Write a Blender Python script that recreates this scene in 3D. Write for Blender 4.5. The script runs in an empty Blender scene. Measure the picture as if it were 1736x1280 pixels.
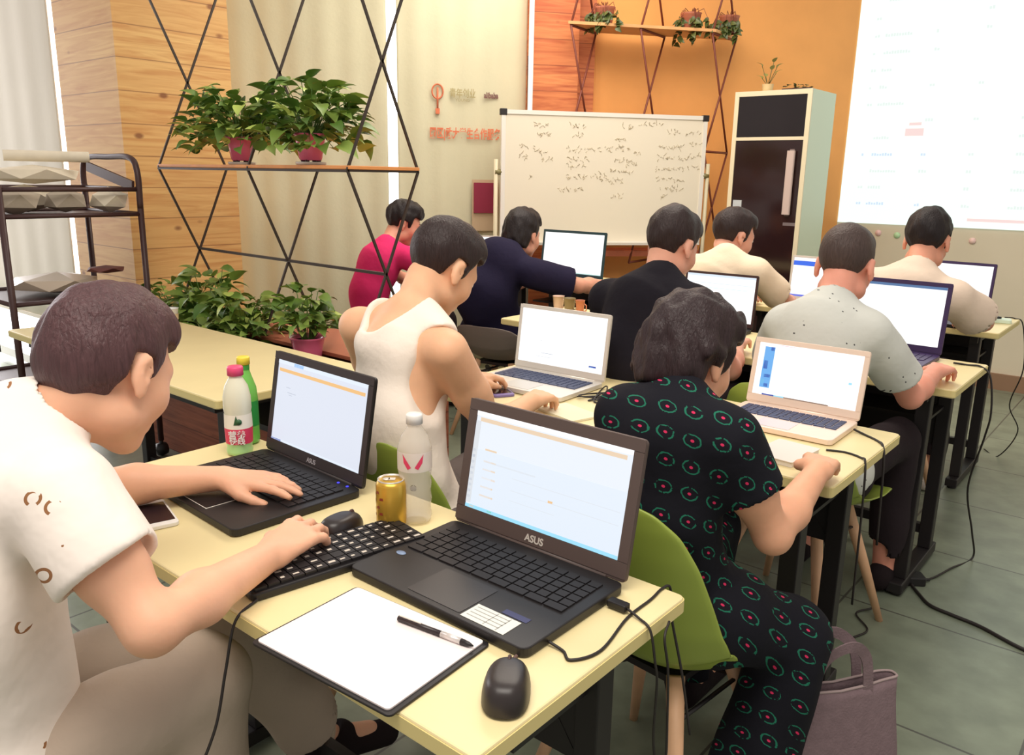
import bpy, bmesh, math, random
import numpy as np
from mathutils import Vector, Matrix, Euler

C = bpy.context.scene.collection
scn = bpy.context.scene
R = math.radians
random.seed(7)

# ------------------------------------------------------------------ camera
# world axes: +x runs along the desk rows to the right, +y is the way everyone faces, z up
cam_d = bpy.data.cameras.new('camera')
cam = bpy.data.objects.new('camera', cam_d)
C.objects.link(cam)
cam_d.sensor_width = 36.0
cam_d.lens = 1382.0 / 1736.0 * 36.0
cam_d.clip_start = 0.02
ya, pi_, ro = 0.692, 0.241, 0.018
Fv = Vector((-math.sin(ya)*math.cos(pi_), math.cos(ya)*math.cos(pi_), -math.sin(pi_)))
Rv = Vector((math.cos(ya), math.sin(ya), 0))
Uv = Rv.cross(Fv)
R2 = Rv*math.cos(ro) + Uv*math.sin(ro)
U2 = Uv*math.cos(ro) - Rv*math.sin(ro)
m = Matrix((R2, U2, -Fv)).transposed().to_4x4()
m.translation = Vector((0, 0, 1.37))
cam.matrix_world = m
scn.camera = cam

# ------------------------------------------------------------------ world, lights, exposure
scn.view_settings.view_transform = 'Standard'
scn.view_settings.look = 'None'
scn.view_settings.exposure = 0.28
scn.view_settings.gamma = 1.0
scn.view_settings.use_curve_mapping = False
wd = bpy.data.worlds.new('world')
scn.world = wd
wd.use_nodes = True
wd.node_tree.nodes['Background'].inputs[0].default_value = (1.0, 0.91, 0.85, 1)
wd.node_tree.nodes['Background'].inputs[1].default_value = 0.50

def area(name, loc, target, sx, sy, power, color):
    l = bpy.data.lights.new(name, 'AREA')
    l.shape = 'RECTANGLE'; l.size = sx; l.size_y = sy; l.energy = power; l.color = color
    o = bpy.data.objects.new(name, l); C.objects.link(o)
    o.location = loc
    o.rotation_euler = (Vector(target)-Vector(loc)).to_track_quat('-Z', 'Y').to_euler()
    return o
area('daylight_behind_left_curtains', (-7.3, 3.0, 1.6), (-3.0, 1.6, 0.9), 4.5, 2.8, 260, (1.0, 0.97, 1.0))
area('daylight_behind_back_curtains', (-4.55, 4.35, 1.5), (-3.5, 3.5, 1.4), 1.0, 3.0, 26, (1.0, 0.98, 1.0))
area('overhead_fill_front', (-0.4, 0.2, 3.3), (-0.9, 0.9, 0), 2.2, 1.2, 58, (1.0, 0.93, 0.84))  # unseen overhead fill, added to light the near desks
area('overhead_fill_back', (-2.4, 3.6, 3.2), (-2.4, 4.0, 0), 2.6, 1.4, 66, (1.0, 0.9, 0.78))  # second added fill, out of view above the far rows

# ------------------------------------------------------------------ materials
def s2l(c):
    return tuple((x/255/12.92 if x/255 <= 0.04045 else ((x/255+0.055)/1.055)**2.4) for x in c)
MATS = {}
def mat(name, rgb, rough=0.6, metal=0.0, noise=0.0, nscale=20.0, bump=0.0, bscale=60.0, emit=0.0, sss=0.0, coat=0.0, trans=0.0, alpha=1.0, spec=0.5):
    if name in MATS: return MATS[name]
    m = bpy.data.materials.new(name); MATS[name] = m
    m.use_nodes = True
    nt = m.node_tree; b = nt.nodes['Principled BSDF']
    col = s2l(rgb)
    b.inputs['Base Color'].default_value = (*col, 1)
    b.inputs['Roughness'].default_value = rough
    b.inputs['Metallic'].default_value = metal
    b.inputs['Specular IOR Level'].default_value = spec
    if sss: b.inputs['Subsurface Weight'].default_value = sss; b.inputs['Subsurface Scale'].default_value = 0.01
    if coat: b.inputs['Coat Weight'].default_value = coat
    if trans: b.inputs['Transmission Weight'].default_value = trans; b.inputs['IOR'].default_value = 1.1
    if alpha < 1: b.inputs['Alpha'].default_value = alpha
    if emit:
        b.inputs['Emission Color'].default_value = (*col, 1)
        b.inputs['Base Color'].default_value = (0.02, 0.02, 0.02, 1)
        b.inputs['Emission Strength'].default_value = emit
    tc = nt.nodes.new('ShaderNodeTexCoord')
    if noise:
        n = nt.nodes.new('ShaderNodeTexNoise'); n.inputs['Scale'].default_value = nscale; n.inputs['Detail'].default_value = 5
        nt.links.new(tc.outputs['Object'], n.inputs['Vector'])
        r = nt.nodes.new('ShaderNodeValToRGB')
        r.color_ramp.elements[0].position = 0.3; r.color_ramp.elements[1].position = 0.7
        r.color_ramp.elements[0].color = (*[max(0, c*(1-noise)) for c in col], 1)
        r.color_ramp.elements[1].color = (*[min(1, c*(1+noise)) for c in col], 1)
        nt.links.new(n.outputs['Fac'], r.inputs[0]); nt.links.new(r.outputs[0], b.inputs['Base Color'])
    if bump:
        n2 = nt.nodes.new('ShaderNodeTexNoise'); n2.inputs['Scale'].default_value = bscale; n2.inputs['Detail'].default_value = 4
        nt.links.new(tc.outputs['Object'], n2.inputs['Vector'])
        bp = nt.nodes.new('ShaderNodeBump'); bp.inputs['Strength'].default_value = bump; bp.inputs['Distance'].default_value = 0.01
        nt.links.new(n2.outputs['Fac'], bp.inputs['Height']); nt.links.new(bp.outputs[0], b.inputs['Normal'])
    return m

def node(nt, typ, **kw):
    n = nt.nodes.new(typ)
    for k, v in kw.items(): setattr(n, k, v)
    return n
def mth(nt, op, a, b=None, c=None):
    n = nt.nodes.new('ShaderNodeMath'); n.operation = op
    for i, v in enumerate((a, b, c)):
        if v is None: continue
        if isinstance(v, (int, float)): n.inputs[i].default_value = v
        else: nt.links.new(v, n.inputs[i])
    return n.outputs[0]
def mixc(nt, fac, a, b, mode='MIX'):
    n = nt.nodes.new('ShaderNodeMix'); n.data_type = 'RGBA'; n.blend_type = mode
    for i, v in ((0, fac), (6, a), (7, b)):
        if isinstance(v, (int, float)): n.inputs[i].default_value = v
        elif isinstance(v, tuple): n.inputs[i].default_value = (*v, 1)
        else: nt.links.new(v, n.inputs[i])
    return n.outputs[2]

def wood(name, c1, c2, knot, plank=0.13, rough=0.6):
    """horizontal boards: tint per board, long grain, dark knots, a fine joint"""
    if name in MATS: return MATS[name]
    m = bpy.data.materials.new(name); MATS[name] = m; m.use_nodes = True
    nt = m.node_tree; b = nt.nodes['Principled BSDF']; b.inputs['Roughness'].default_value = rough
    tc = node(nt, 'ShaderNodeTexCoord'); sp = node(nt, 'ShaderNodeSeparateXYZ')
    nt.links.new(tc.outputs['Object'], sp.inputs[0])
    z = mth(nt, 'DIVIDE', sp.outputs[2], plank)
    idx = mth(nt, 'FLOOR', z); fr = mth(nt, 'FRACT', z)
    wn = node(nt, 'ShaderNodeTexWhiteNoise', noise_dimensions='1D'); nt.links.new(idx, wn.inputs['W'])
    h = mth(nt, 'ADD', sp.outputs[0], sp.outputs[1])
    cb = node(nt, 'ShaderNodeCombineXYZ')
    nt.links.new(mth(nt, 'ADD', mth(nt, 'MULTIPLY', h, 1.0), mth(nt, 'MULTIPLY', wn.outputs[0], 13)), cb.inputs[0])
    nt.links.new(mth(nt, 'MULTIPLY', sp.outputs[2], 14.0), cb.inputs[2])
    n = node(nt, 'ShaderNodeTexNoise'); n.inputs['Scale'].default_value = 2.2; n.inputs['Detail'].default_value = 5; n.inputs['Distortion'].default_value = 1.2
    nt.links.new(cb.outputs[0], n.inputs['Vector'])
    rp = node(nt, 'ShaderNodeValToRGB'); nt.links.new(n.outputs['Fac'], rp.inputs[0])
    rp.color_ramp.elements[0].position = 0.32; rp.color_ramp.elements[1].position = 0.62
    rp.color_ramp.elements[0].color = (*s2l(c2), 1); rp.color_ramp.elements[1].color = (*s2l(c1), 1)
    tint = mixc(nt, mth(nt, 'MULTIPLY', wn.outputs[0], 0.45), rp.outputs[0], s2l(c2))
    cb2 = node(nt, 'ShaderNodeCombineXYZ')
    nt.links.new(mth(nt, 'MULTIPLY', h, 3.2), cb2.inputs[0]); nt.links.new(mth(nt, 'MULTIPLY', sp.outputs[2], 5.5), cb2.inputs[2])
    v = node(nt, 'ShaderNodeTexVoronoi'); v.inputs['Scale'].default_value = 1.3; nt.links.new(cb2.outputs[0], v.inputs['Vector'])
    kr = node(nt, 'ShaderNodeValToRGB'); nt.links.new(v.outputs['Distance'], kr.inputs[0])
    kr.color_ramp.elements[0].position = 0.06; kr.color_ramp.elements[1].position = 0.13
    kr.color_ramp.elements[0].color = (1, 1, 1, 1); kr.color_ramp.elements[1].color = (0, 0, 0, 1)
    c = mixc(nt, mth(nt, 'MULTIPLY', kr.outputs[0], 0.8), tint, s2l(knot))
    gap = mth(nt, 'LESS_THAN', fr, 0.035)
    c = mixc(nt, mth(nt, 'MULTIPLY', gap, 0.55), c, s2l(knot))
    nt.links.new(c, b.inputs['Base Color'])
    bp = node(nt, 'ShaderNodeBump'); bp.inputs['Strength'].default_value = 0.25; bp.inputs['Distance'].default_value = 0.005
    nt.links.new(n.outputs['Fac'], bp.inputs['Height']); nt.links.new(bp.outputs[0], b.inputs['Normal'])
    return m

def leafmat(name, c1, c2):
    m = bpy.data.materials.new(name); MATS[name] = m; m.use_nodes = True
    nt = m.node_tree; b = nt.nodes['Principled BSDF']; b.inputs['Roughness'].default_value = 0.42
    g = node(nt, 'ShaderNodeNewGeometry')
    r = node(nt, 'ShaderNodeValToRGB'); nt.links.new(g.outputs['Random Per Island'], r.inputs[0])
    r.color_ramp.elements[0].color = (*s2l(c1), 1); r.color_ramp.elements[1].color = (*s2l(c2), 1)
    e = r.color_ramp.elements.new(0.75); e.color = (*s2l([(a+b_)//2 for a, b_ in zip(c1, c2)]), 1)
    nt.links.new(r.outputs[0], b.inputs['Base Color'])
    b.inputs['Subsurface Weight'].default_value = 0.1; b.inputs['Subsurface Scale'].default_value = 0.01
    return m

def printed(name, base, kind, rough=0.85):
    """cloth with a printed motif laid out in the garment's own UV (metres)"""
    m = bpy.data.materials.new(name); MATS[name] = m; m.use_nodes = True
    nt = m.node_tree; b = nt.nodes['Principled BSDF']; b.inputs['Roughness'].default_value = rough
    b.inputs['Specular IOR Level'].default_value = 0.2
    uv = node(nt, 'ShaderNodeUVMap'); uv.uv_map = 'cloth'
    v = node(nt, 'ShaderNodeTexVoronoi', voronoi_dimensions='2D', feature='F1')
    nt.links.new(uv.outputs[0], v.inputs['Vector'])
    nz = node(nt, 'ShaderNodeTexNoise'); nt.links.new(uv.outputs[0], nz.inputs['Vector'])
    d = v.outputs['Distance']
    base = s2l(base)
    if kind == 'eyes':
        v.inputs['Scale'].default_value = 19.5; v.inputs['Randomness'].default_value = 0.16
        nz.inputs['Scale'].default_value = 95
        # vector from the cell's centre, to squash the ring into an eye
        sub = node(nt, 'ShaderNodeVectorMath', operation='SUBTRACT')
        sc = node(nt, 'ShaderNodeVectorMath', operation='SCALE'); sc.inputs[3].default_value = 1.0
        nt.links.new(uv.outputs[0], sub.inputs[0]); nt.links.new(v.outputs['Position'], sub.inputs[1])
        s = node(nt, 'ShaderNodeSeparateXYZ'); nt.links.new(sub.outputs[0], s.inputs[0])
        dx = mth(nt, 'MULTIPLY', s.outputs[0], 0.85); dy = mth(nt, 'MULTIPLY', s.outputs[1], 1.15)
        d = mth(nt, 'SQRT', mth(nt, 'ADD', mth(nt, 'MULTIPLY', dx, dx), mth(nt, 'MULTIPLY', dy, dy)))
        dn = mth(nt, 'ADD', d, mth(nt, 'MULTIPLY', mth(nt, 'SUBTRACT', nz.outputs['Fac'], 0.5), 0.006))
        ring = mth(nt, 'MULTIPLY', mth(nt, 'GREATER_THAN', dn, 0.0120), mth(nt, 'LESS_THAN', dn, 0.0148))
        brk = mth(nt, 'GREATER_THAN', nz.outputs['Fac'], 0.43)
        ring = mth(nt, 'MULTIPLY', ring, brk)
        c = mixc(nt, ring, base, s2l((34, 112, 88)))
        c = mixc(nt, mth(nt, 'LESS_THAN', d, 0.0030), c, s2l((215, 50, 95)))
    elif kind == 'crescents':
        v.inputs['Scale'].default_value = 13; v.inputs['Randomness'].default_value = 0.75
        nz.inputs['Scale'].default_value = 28
        ring = mth(nt, 'MULTIPLY', mth(nt, 'GREATER_THAN', d, 0.085), mth(nt, 'LESS_THAN', d, 0.135))
        ring = mth(nt, 'MULTIPLY', ring, mth(nt, 'GREATER_THAN', nz.outputs['Fac'], 0.51))
        c = mixc(nt, ring, base, s2l((150, 105, 70)))
    else:
        v.inputs['Scale'].default_value = 34; v.inputs['Randomness'].default_value = 1.0
        sp = mth(nt, 'MULTIPLY', mth(nt, 'LESS_THAN', d, 0.085), mth(nt, 'GREATER_THAN', nz.outputs['Fac'], 0.55))
        nz.inputs['Scale'].default_value = 9
        c = mixc(nt, sp, base, s2l((90, 90, 90)))
    nt.links.new(c, b.inputs['Base Color'])
    tc = node(nt, 'ShaderNodeTexCoord')
    n2 = node(nt, 'ShaderNodeTexNoise'); n2.inputs['Scale'].default_value = 14; n2.inputs['Detail'].default_value = 3
    nt.links.new(tc.outputs['Object'], n2.inputs['Vector'])
    bp = node(nt, 'ShaderNodeBump'); bp.inputs['Strength'].default_value = 0.25; bp.inputs['Distance'].default_value = 0.02
    nt.links.new(n2.outputs['Fac'], bp.inputs['Height']); nt.links.new(bp.outputs[0], b.inputs['Normal'])
    return m

# ------------------------------------------------------------------ mesh helpers
def tag(o, label=None, cat=None, group=None, kind=None):
    if label: o['label'] = label
    if cat: o['category'] = cat
    if group: o['group'] = group
    if kind: o['kind'] = kind
    return o
def thing(name, label, cat, loc=(0, 0, 0), rz=0.0, group=None):
    o = bpy.data.objects.new(name, None); C.objects.link(o)
    o.empty_display_size = 0.05
    o.location = loc; o.rotation_euler = (0, 0, rz)
    return tag(o, label, cat, group)
class MB:
    """collects shapes, then links them as ONE mesh object"""
    def __init__(s): s.v = []; s.f = []; s.mi = []; s.cur = 0; s.sm = []; s.smooth = False
    def add(s, vs, fs, M=None):
        o = len(s.v)
        for p in vs:
            s.v.append(tuple(M @ Vector(p)) if M is not None else tuple(p))
        for f in fs: s.f.append(tuple(i+o for i in f)); s.mi.append(s.cur); s.sm.append(s.smooth)
        return s
    def box(s, x0, x1, y0, y1, z0, z1, M=None):
        return s.add([(x0,y0,z0),(x1,y0,z0),(x1,y1,z0),(x0,y1,z0),(x0,y0,z1),(x1,y0,z1),(x1,y1,z1),(x0,y1,z1)],
                     [(0,3,2,1),(4,5,6,7),(0,1,5,4),(1,2,6,5),(2,3,7,6),(3,0,4,7)], M)
    def rbox(s, x0, x1, y0, y1, z0, z1, r=0.01, n=4, M=None, taper=0.0):
        """slab with rounded vertical corners"""
        pts = []
        for cx, cy, a0 in ((x1-r,y1-r,0),(x0+r,y1-r,90),(x0+r,y0+r,180),(x1-r,y0+r,270)):
            for i in range(n+1):
                a = R(a0+90*i/n); pts.append((cx+r*math.cos(a), cy+r*math.sin(a)))
        return s.prism(pts, z0, z1, M)
    def prism(s, pts, z0, z1, M=None):
        n = len(pts)
        vs = [(x,y,z0) for x,y in pts]+[(x,y,z1) for x,y in pts]
        fs = [tuple(range(n-1,-1,-1)), tuple(range(n,2*n))]+[(i,(i+1)%n,n+(i+1)%n,n+i) for i in range(n)]
        return s.add(vs, fs, M)
    def bar(s, a, b, w, h=None, M=None):
        a = Vector(a); b = Vector(b); h = h or w
        d = (b-a).normalized()
        up = Vector((0,0,1)) if abs(d.z) < 0.95 else Vector((0,1,0))
        x = d.cross(up).normalized()*w/2; y = x.cross(d).normalized()*h/2
        vs = [a-x-y,a+x-y,a+x+y,a-x+y,b-x-y,b+x-y,b+x+y,b-x+y]
        return s.add(vs, [(0,3,2,1),(4,5,6,7),(0,1,5,4),(1,2,6,5),(2,3,7,6),(3,0,4,7)], M)
    def tube(s, pts, r, n=8, M=None, closed=False, caps=True):
        pts = [Vector(p) for p in pts]; N = len(pts)
        rs = r if isinstance(r, (list, tuple)) else [r]*N
        vs = []; fs = []; prev = None
        for i, p in enumerate(pts):
            d = (pts[min(i+1,N-1)]-pts[max(i-1,0)])
            if closed: d = pts[(i+1)%N]-pts[i-1]
            d.normalize()
            if prev is None:
                u = d.orthogonal().normalized()
            else:
                u = (prev - d*prev.dot(d)).normalized()
            prev = u; w = d.cross(u)
            for k in range(n):
                a = 2*math.pi*k/n
                vs.append(p+(u*math.cos(a)+w*math.sin(a))*rs[i])
        for i in range(N-1 if not closed else N):
            j = (i+1) % N
            for k in range(n):
                fs.append((i*n+k, i*n+(k+1)%n, j*n+(k+1)%n, j*n+k))
        if caps and not closed:
            fs.append(tuple(range(n-1,-1,-1))); fs.append(tuple(range((N-1)*n, N*n)))
        t = s.smooth; s.smooth = True; s.add(vs, fs, M); s.smooth = t
        return s
    def lathe(s, prof, n=24, M=None, cap=True):
        vs = []; fs = []
        for r, z in prof:
            for k in range(n):
                a = 2*math.pi*k/n; vs.append((r*math.cos(a), r*math.sin(a), z))
        for i in range(len(prof)-1):
            for k in range(n):
                fs.append((i*n+k, i*n+(k+1)%n, (i+1)*n+(k+1)%n, (i+1)*n+k))
        if cap:
            fs.append(tuple(range(n-1,-1,-1))); fs.append(tuple(range((len(prof)-1)*n, len(prof)*n)))
        t = s.smooth; s.smooth = True; s.add(vs, fs, M); s.smooth = t
        return s
    def grid(s, fn, nu, nv, M=None):
        vs = [fn(i/nu, j/nv) for j in range(nv+1) for i in range(nu+1)]
        fs = [(j*(nu+1)+i, j*(nu+1)+i+1, (j+1)*(nu+1)+i+1, (j+1)*(nu+1)+i) for j in range(nv) for i in range(nu)]
        t = s.smooth; s.smooth = True; s.add(vs, fs, M); s.smooth = t
        return s
    def quad(s, a, b, c, d, M=None): return s.add([a,b,c,d], [(0,1,2,3)], M)
    def build(s, name, mats, parent=None, bevel=0.0, solid=0.0, loc=None, rot=None):
        me = bpy.data.meshes.new(name)
        me.from_pydata(s.v, [], s.f)
        mats = mats if isinstance(mats, (list, tuple)) else [mats]
        for m_ in mats: me.materials.append(m_)
        me.polygons.foreach_set('material_index', s.mi)
        me.polygons.foreach_set('use_smooth', s.sm)
        me.update()
        o = bpy.data.objects.new(name, me); C.objects.link(o)
        if parent: o.parent = parent
        if loc: o.location = loc
        if rot: o.rotation_euler = rot
        if solid:
            q = o.modifiers.new('solid', 'SOLIDIFY'); q.thickness = solid; q.offset = 0
        if bevel:
            q = o.modifiers.new('bevel', 'BEVEL'); q.width = bevel; q.segments = 2; q.limit_method = 'ANGLE'
        return o
def spline(pts, n=8):
    P = [Vector(p) for p in pts]; P = [P[0]*2-P[1]]+P+[P[-1]*2-P[-2]]
    out = []
    for i in range(1, len(P)-2):
        for k in range(n):
            t = k/n
            out.append(0.5*((2*P[i])+(P[i+1]-P[i-1])*t+(2*P[i-1]-5*P[i]+4*P[i+1]-P[i+2])*t*t+(3*P[i]-P[i-1]-3*P[i+1]+P[i+2])*t**3))
    out.append(P[-2]); return out
def writing(name, body, size, m, M, parent=None, bold=0.0):
    cu = bpy.data.curves.new(name, 'FONT'); cu.body = body; cu.size = size; cu.extrude = 0.0004; cu.align_x = 'CENTER'; cu.align_y = 'CENTER'
    cu.offset = bold
    o = bpy.data.objects.new(name, cu); C.objects.link(o)
    dg = bpy.context.evaluated_depsgraph_get()
    me = bpy.data.meshes.new_from_object(o.evaluated_get(dg))
    bpy.data.objects.remove(o); bpy.data.curves.remove(cu)
    me.materials.clear(); me.materials.append(m); me.name = name
    o = bpy.data.objects.new(name, me); C.objects.link(o)
    if parent: o.parent = parent
    o.matrix_local = M
    return o
def copy_tree(o, parent=None):
    c = o.copy(); C.objects.link(c); c.parent = parent
    for ch in list(o.children): copy_tree(ch, c)
    return c
def face_south(x, y, z, tilt=90, rz=0):
    """matrix that stands a flat thing up facing -y"""
    return Matrix.Translation((x, y, z)) @ Euler((R(tilt), 0, R(rz))).to_matrix().to_4x4()
# ------------------------------------------------------------------ the room
M_cream = mat('fabric_cream', (208, 204, 174), 0.9, noise=0.04, nscale=3, bump=0.15, bscale=40)
M_curt = mat('curtain_white', (232, 224, 208), 0.9, noise=0.03, nscale=2, bump=0.1, bscale=30)
M_orange = mat('orange_wall_paint', (238, 168, 96), 0.85, noise=0.05, nscale=4)
M_wall = mat('beige_wall_paint', (222, 212, 188), 0.85, noise=0.03, nscale=3)
M_pine = wood('pine_boards', (232, 190, 122), (206, 150, 88), (120, 62, 34), 0.16)
M_redwood = wood('reddish_boards', (222, 140, 84), (178, 88, 50), (110, 40, 26), 0.16)
M_darkwood = wood('dark_boards', (182, 108, 78), (138, 76, 54), (70, 34, 26), 0.15)
M_black = mat('black_metal', (30, 26, 27), 0.5)
M_brownmetal = mat('brown_metal', (66, 40, 38), 0.45)
M_white = mat('white_plastic', (236, 234, 228), 0.4)
M_blackp = mat('black_plastic', (26, 23, 24), 0.45)

# floor: grey tiles with dark joints
mf = bpy.data.materials.new('floor_tiles'); mf.use_nodes = True
nt = mf.node_tree; b = nt.nodes['Principled BSDF']; b.inputs['Roughness'].default_value = 0.33
tc = node(nt, 'ShaderNodeTexCoord')
br = node(nt, 'ShaderNodeTexBrick', offset=0.0)
mp = node(nt, 'ShaderNodeMapping'); mp.inputs['Location'].default_value = (0.13, 0.32, 0)
nt.links.new(tc.outputs['Object'], mp.inputs[0]); nt.links.new(mp.outputs[0], br.inputs['Vector'])
br.inputs['Scale'].default_value = 1.0; br.inputs['Brick Width'].default_value = 0.6; br.inputs['Row Height'].default_value = 0.6
br.inputs['Mortar Size'].default_value = 0.004
br.inputs['Color1'].default_value = (*s2l((134, 142, 122)), 1); br.inputs['Color2'].default_value = (*s2l((127, 136, 117)), 1)
br.inputs['Mortar'].default_value = (*s2l((84, 84, 76)), 1)
nz = node(nt, 'ShaderNodeTexNoise'); nz.inputs['Scale'].default_value = 9; nz.inputs['Detail'].default_value = 8
nt.links.new(tc.outputs['Object'], nz.inputs['Vector'])
rr = node(nt, 'ShaderNodeValToRGB'); nt.links.new(nz.outputs['Fac'], rr.inputs[0])
rr.color_ramp.elements[0].color = (0.82, 0.82, 0.82, 1); rr.color_ramp.elements[1].color = (1.1, 1.1, 1.1, 1)
rr.color_ramp.elements[0].position = 0.35; rr.color_ramp.elements[1].position = 0.65
nt.links.new(mixc(nt, 1.0, br.outputs['Color'], rr.outputs[0], 'MULTIPLY'), b.inputs['Base Color'])
o = MB().box(-8.2, 3.2, -1.6, 6.5, -0.1, 0.0).build('floor', mf); tag(o, kind='structure')

# far wall behind the projection, with its skirting
o = MB().box(-2.126, 3.2, 6.38, 6.5, 0, 3.4).build('wall_right', M_wall); tag(o, kind='structure')
o = MB().box(-2.12, 3.2, 6.355, 6.38, 0, 0.11).build('baseboard_right', mat('skirting', (150, 118, 92), 0.6)); tag(o, kind='structure')

# the slanting wall with orange paint
W0 = Vector((-4.6, 3.3, 0)); WU = Vector((0.62624, 0.77963, 0)); WN = Vector((0.77963, -0.62624, 0))
WM = Matrix((( WU.x, -WN.x, 0, W0.x), (WU.y, -WN.y, 0, W0.y), (0, 0, 1, 0), (0, 0, 0, 1)))   # local: x along the wall, y into the wall, z up
def wm(o): o.matrix_world = WM; return o
o = MB().box(1.42, 3.97, 0, 0.12, 0, 3.4).build('wall_back', M_orange); wm(o); tag(o, kind='structure')
o = MB().box(1.52, 1.84, -0.16, 0.0, 0, 3.4).box(1.84, 1.98, -0.06, 0.0, 0, 3.4).build('trim_1', M_redwood); wm(o); tag(o, kind='structure')
# wood-clad square pillar on the left
o = MB().box(-4.99, -4.31, 2.05, 2.69, 0, 3.4).build('wall_left', M_pine); tag(o, kind='structure')

def curtain(x0, x1, z0, z1, M, label, folds=9, amp=0.012, group=None, m=M_cream, name='curtain'):
    mb = MB(); w = x1-x0
    mb.grid(lambda u, v: (x0+u*w, amp*math.sin(u*folds*6.28)*(0.4+0.6*(1-v))+amp*0.8*math.sin(u*folds*2.1+1+v*2), z0+v*(z1-z0)), 60, 14)
    o = mb.build(name, m, solid=0.004)
    o.matrix_world = M
    r = MB().tube([(x0, 0, z1+0.01), (x1, 0, z1+0.01)], 0.014, 8).build('curtain_rail', M_white, o)
    h = MB().box(x0, x1, -0.006, 0.006, z0-0.02, z0+0.004).build('hem_bar', m, o)
    return tag(o, label, 'curtain', group)
WO = WM @ Matrix.Translation((0, -0.03, 0))
banner = curtain(0.665, 1.525, 0.03, 3.3, WO, 'pale curtain panel printed with red characters, between bright gap and whiteboard', 5, 0.009)
curtain(-0.6, 0.60, 0.03, 3.3, WO, 'pale plain curtain panel behind the upper shelf plants, right of wooden pillar', 7, 0.008)
FL = Matrix.Translation((0, 2.07, 0))
curtain(-6.6, -5.10, 0.44, 3.3, FL, 'white curtain at the far left edge, behind the metal cart', 5, 0.003, m=M_curt)
# red prints on the banner curtain
left_curtain = [o_ for o_ in C.objects if o_.name == 'curtain.002'][0]
writing('lettering', '\u4eba', 0.13, mat('red_print', (214, 120, 84), 0.8), Matrix.Translation((-6.05, -0.012, 1.95)) @ Matrix.Rotation(R(90), 4, 'X'), left_curtain, .003)
M_red = mat('red_print', (214, 120, 84), 0.8); M_olive = mat('olive_print', (168, 156, 110), 0.8); M_dk = mat('dark_print', (120, 84, 78), 0.8)
FW = Matrix.Rotation(R(90), 4, 'X')       # text standing up, reads from the room side
def wtext(body, size, m, u, z, off=-0.022, bold=0.0, sx=1.0, nm='lettering'):
    return writing(nm, body, size, m, Matrix.Translation((u, off, z)) @ FW @ Matrix.Diagonal((sx, 1, 1, 1)), banner, bold)
wtext('\u56e2\u533a|\u6b66\u5927\u5b66\u751f\u5408\u4f5c\u670d\u52a1', 0.075, M_red, 1.11, 1.64, bold=0.002, sx=0.62)
wtext('\u9752\u5e74\u521b\u4e1a', 0.062, M_olive, 1.09, 1.895, bold=0.001, sx=0.7)
wtext('YOUNG', 0.026, M_olive, 1.09, 1.855, sx=1.0)
wtext('alibaba', 0.05, M_dk, 1.28, 1.89, bold=0.002, sx=0.7)
mb = MB(); mb.cur = 0
ring = [(0.925+0.036*math.cos(a), -0.022, 1.905+0.045*math.sin(a)) for a in [6.283*k/20 for k in range(20)]]
mb.tube(ring, 0.005, 6, closed=True); mb.tube([(0.925, -0.022, 1.93), (0.925, -0.022, 1.80)], 0.006, 6)
mb.box(0.912, 0.938, -0.026, -0.018, 1.765, 1.80)
mb.build('lamp_emblem', M_red, banner)

# dark red folder pinned low on the curtain, paper below it
t = thing('wall_folder', 'dark red folder hanging on the pale curtain left of the whiteboard', 'folder', WM @ Vector((1.25, -0.07, 1.13)), 0)
t.rotation_euler = (0, 0, math.atan2(WU.y, WU.x))
MB().box(-0.085, 0.08, -0.012, 0.0, 0.0, 0.20).build('cover', mat('maroon_card', (140, 32, 62), 0.6), t)
MB().box(-0.095, 0.085, 0.001, 0.006, -0.12, 0.22).build('backing_board', mat('tan_card', (196, 172, 140), 0.8), t)
t2 = thing('floor_pole', 'slim white pole standing at the pillar beside the printed curtain', 'pole', WM @ Vector((1.49, -0.30, 0)))
MB().tube([(0, 0, 0), (0, 0, 2.6)], 0.016, 10).build('shaft', M_white, t2)
MB().lathe([(0.12, 0), (0.12, 0.015), (0.02, 0.03)], 20).build('foot', M_white, t2)
MB().tube([(-0.03, 0.02, 1.75), (-0.035, 0.02, 2.12)], 0.008, 6).build('cord', M_brownmetal, t2)

# windows behind the curtains: frames with self-lit panes standing in for daylight
def wframe(n, x0, x1, z0, z1, M):
    mb = MB()
    for xa, xb, za, zb in ((x0, x0+.06, z0, z1), (x1-.06, x1, z0, z1), (x0, x1, z0, z0+.06), (x0, x1, z1-.06, z1)):
        mb.box(xa, xb, 0.04, 0.1, za, zb)
    mb.cur = 1; mb.box(x0+.06, x1-.06, 0.06, 0.075, z0+.06, z1-.06)
    o = mb.build('window_%d' % n, [M_white, mat('daylight_glow_pane', (255, 253, 255), .5, emit=3.0)]); o.matrix_world = M; tag(o, kind='structure')  # pane emits by itself to whiten the curtain gaps
wframe(1, -6.7, -4.9, 0.05, 3.3, FL)
wframe(2, -0.6, 1.42, 0.02, 3.35, WM)

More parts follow.
